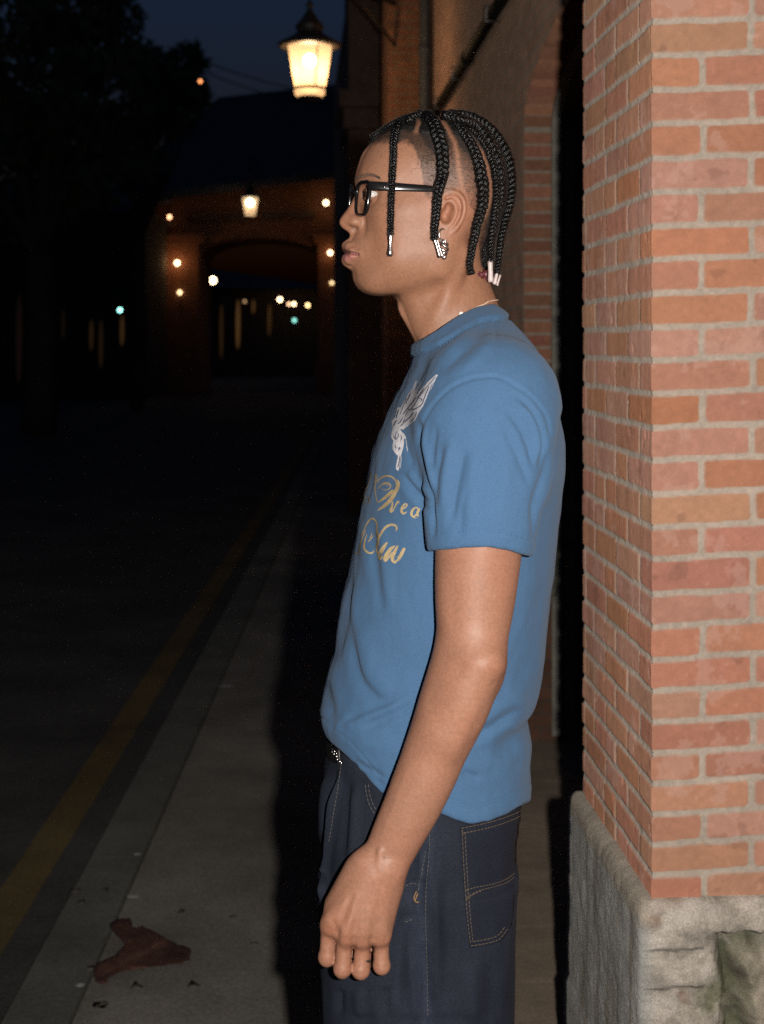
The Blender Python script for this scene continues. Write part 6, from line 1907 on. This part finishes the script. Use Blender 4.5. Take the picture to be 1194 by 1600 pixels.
jc = np.ones((len(JV), 3)) * np.array((.0100, .0125, .0205))
jc *= (1 + .50 * nz(JV * (1, 1, .30), 34, 4, 72) + .12 * nz(JV * (1, 1, .12), 160, 2, 75))[:, None]
# worn paler along the seam and the side
q, al, sd = seg_dist(ju, jv, SEAM)
jc *= (1 + .45 * np.exp(-((q - 4) / 6) ** 2) * (1 + nz(JV, 130, 2, 73)) + .30 * np.exp(-((ju - 640) / 40) ** 2))[:, None]
M_denim = cloth_mat('dark_denim', 1100, .6, .85, .25, .75, .0)
jeans = rawmesh('jeans', JV, JQ, M_denim, man, True, jc)
jt = BVHTree.FromPolygons([tuple(map(float, v)) for v in JV], [tuple(map(int, q)) for q in JQ])
M_thread = simple('tan_thread', (.100, .070, .043), .7, noise_amt=.3, scale=300)
# back pocket: a patch of denim standing proud, and the waist yoke band above
def panel(name, poly, lift, thick, col):
    vs, fs = patch(poly, jt, 3.2, lift)
    o = rawmesh(name, [tuple(v) for v in vs], fs, M_denim, jeans, True, np.ones((len(vs), 3)) * np.array(col) * (1 + .2 * nz(np.array([tuple(v) for v in vs]) * (1, 1, .4), 40, 3, 77))[:, None])
    s = o.modifiers.new('thick', 'SOLIDIFY'); s.thickness = thick; s.offset = -1
    return o
pk = [(719, 1292), (745, 1287), (775, 1280), (800, 1271), (818, 1263), (814, 1300), (808, 1345), (803, 1395), (800, 1436), (796, 1452), (782, 1470), (762, 1477), (734, 1481), (729, 1440), (725, 1390), (722, 1340)]
panel('back_pocket', pk, .0014, .0016, (.0092, .0113, .0195))
b = MB()
pk_t = BVHTree.FromPolygons([tuple(v) for v in patch(pk, jt, 3.2, .0014)[0]], patch(pk, jt, 3.2, .0014)[1])
for st in [[(721, 1294), (745, 1289.5), (775, 1282), (800, 1273), (817, 1265)], [(722, 1302), (745, 1297.5), (775, 1290), (800, 1281), (816, 1273)], [(722, 1296), (724, 1340), (727, 1390), (731, 1440), (735.5, 1478)], [(726.5, 1300), (728.5, 1340), (731.5, 1390), (735.5, 1440), (739, 1473)], [(736, 1478), (762, 1473.5), (780, 1467), (794, 1450)], [(739, 1471), (762, 1467), (778, 1461), (790, 1446)],
           [(728, 1391), (745, 1386), (770, 1381), (790, 1374), (805, 1364)], [(728, 1403), (738, 1397), (750, 1391), (770, 1386), (790, 1380), (804, 1371)], [(728, 1406), (742, 1396), (752, 1392)]]:
    thread(b, pk_t, st, .00042, True, 50, .0004)
b.build('pocket_stitching', M_thread, jeans)
M_thread2 = simple('pale_thread', (.085, .076, .068), .7, noise_amt=.3, scale=300)
for nm_, sts in (('side_seam_stitching', [[(672, 1290), (671, 1330), (667, 1380), (665.5, 1430), (667.5, 1500), (668.5, 1592)], [(665.5, 1330), (659, 1365), (651, 1400)]]), ('front_pocket_stitching', [[(571, 1226), (573, 1240), (577, 1256), (585, 1271)], [(576, 1226), (578, 1240), (582, 1254), (588, 1266)]]), ('fly_stitching', [[(534, 1192), (528, 1232), (521, 1272), (514, 1318)]]), ('pocket_bag_stitching', [[(634, 1384), (645, 1380), (654, 1384)]]), ('pocket_bag_stitching', [[(632, 1441), (641, 1438), (648, 1434)]])):
    b = MB()
    for st in sts: thread(b, jt, st, .0004, True, 50, .0004)
    b.build(nm_, M_thread2, jeans)
b = MB()
thread(b, jt, [(652, 1396), (648, 1408), (654, 1410)], .0009, False, 14, .0008); thread(b, jt, [(650, 1392), (646, 1404), (651, 1411)], .0007, False, 14, .0008)
b.build('pocket_bartack', simple('orange_thread', (.20, .11, .05), .7), jeans)
# belt with small silver studs at the open waist
M_belt = simple('black_leather', (.012, .011, .011), .4, spec=.5, bump=.4, bscale=300)
ring = []
for t in np.linspace(math.pi - .72, math.pi + .72, 40):
    o_ = Vector((.065, D, .9915 + .05 * (1 + math.cos(t))))
    hit = jt.ray_cast(o_, Vector((math.cos(t), math.sin(t), 0)))[0]
    out_ = max(-.0025, .0015 - .012 * max(0, math.cos(t) + .75))
    ring.append(hit + Vector((math.cos(t), math.sin(t), 0)) * out_)
b = MB(); b.tube(ring, [(.0105, .0020)] * 40, 8, up=(0, 0, 1)); belt = b.build('belt', M_belt, man)
for i, (u, v) in enumerate([(521, 1166), (524, 1171), (527, 1174), (530, 1177), (530, 1182), (531, 1187), (535, 1190), (537, 1192), (533, 1191), (526, 1178), (529, 1171), (523, 1175)]):
    p = on(jt, u, v, .003); 
    if p is None: p = P(u, v, 1.765)
    b = MB(); b.ball(p + Vector((0, -.001, 0)), .0017 if i % 2 else .0021, 8, 6); b.build('stud', M_silver, belt)
# shoes (below the picture)
for sy in (1, -1):
    ff = Field((-.22, D + sy * .094 - .06, -.002), (.14, D + sy * .094 + .06, .12), .006)
    yc = D + sy * .094
    ff.cap((-.13, yc, .035), (.06, yc, .045), .042, .042, .01, flat=(.046, .038)); ff.cap((.02, yc, .06), (.05, yc, .11), .045, .045, .03)
    ff.F = np.maximum(ff.F, .002 - ff.Z).astype(np.float32)
    v_, q_ = ff.mesh(2); rawmesh('shoe', v_, q_, simple('black_trainer', (.02, .02, .02), .6), man)

# ------------------------------------------------------------------ neck cord, ring
def neck_pt(u, v): return on(head_tree, u, v, .0012)
pts = [neck_pt(u, v) for u, v in [(668, 531), (684, 519), (700, 507), (712, 498), (720, 492.5), (732, 486), (745, 480), (756, 475.5), (764, 471)]]
pts = [p for p in pts if p is not None]
nk = empty('necklace', pts[4], 'thin beige bead necklace just above the shirt collar', 'necklace')
far_ = [Vector((p.x, 2 * D - p.y, p.z)) for p in pts[::-1]]
b = MB(); loop = catmull([tuple(p) for p in pts + [(pts[-1] + far_[0]) / 2 + Vector((.012, 0, .002))] + far_], 150)
b.tube(loop, [.0010 + .0003 * (i % 2) for i in range(150)], 6); b.build('cord', simple('beige_beads', (.55, .38, .27), .5, noise_amt=.3, scale=500), nk)
b = MB(); p = neck_pt(720.5, 491.5); b.ball(p + Vector((0, -.0022, .0006)), .0032, 12, 9); b.build('pearl', simple('pearl', (.85, .8, .76), .25, spec=.6), nk)
c = A_(565.6, 1500, 1.5622); ax = Vector(A_(563, 1513, 1.553) - A_(568, 1478, 1.562)).normalized()
u1 = ax.orthogonal().normalized(); u2 = ax.cross(u1)
b = MB(); b.tube([Vector(c) + (u1 * math.cos(t) + u2 * math.sin(t)) * .0094 for t in np.linspace(0, 2 * math.pi, 32, endpoint=False)], [(.0017, .0010)] * 32, 8, closed=True, up=tuple(ax))
o = b.build('ring', simple('dull_ring_metal', (.10, .095, .075), .45, metal=.8)); tag(o, 'dull metal ring on the man\'s ring finger', 'ring')
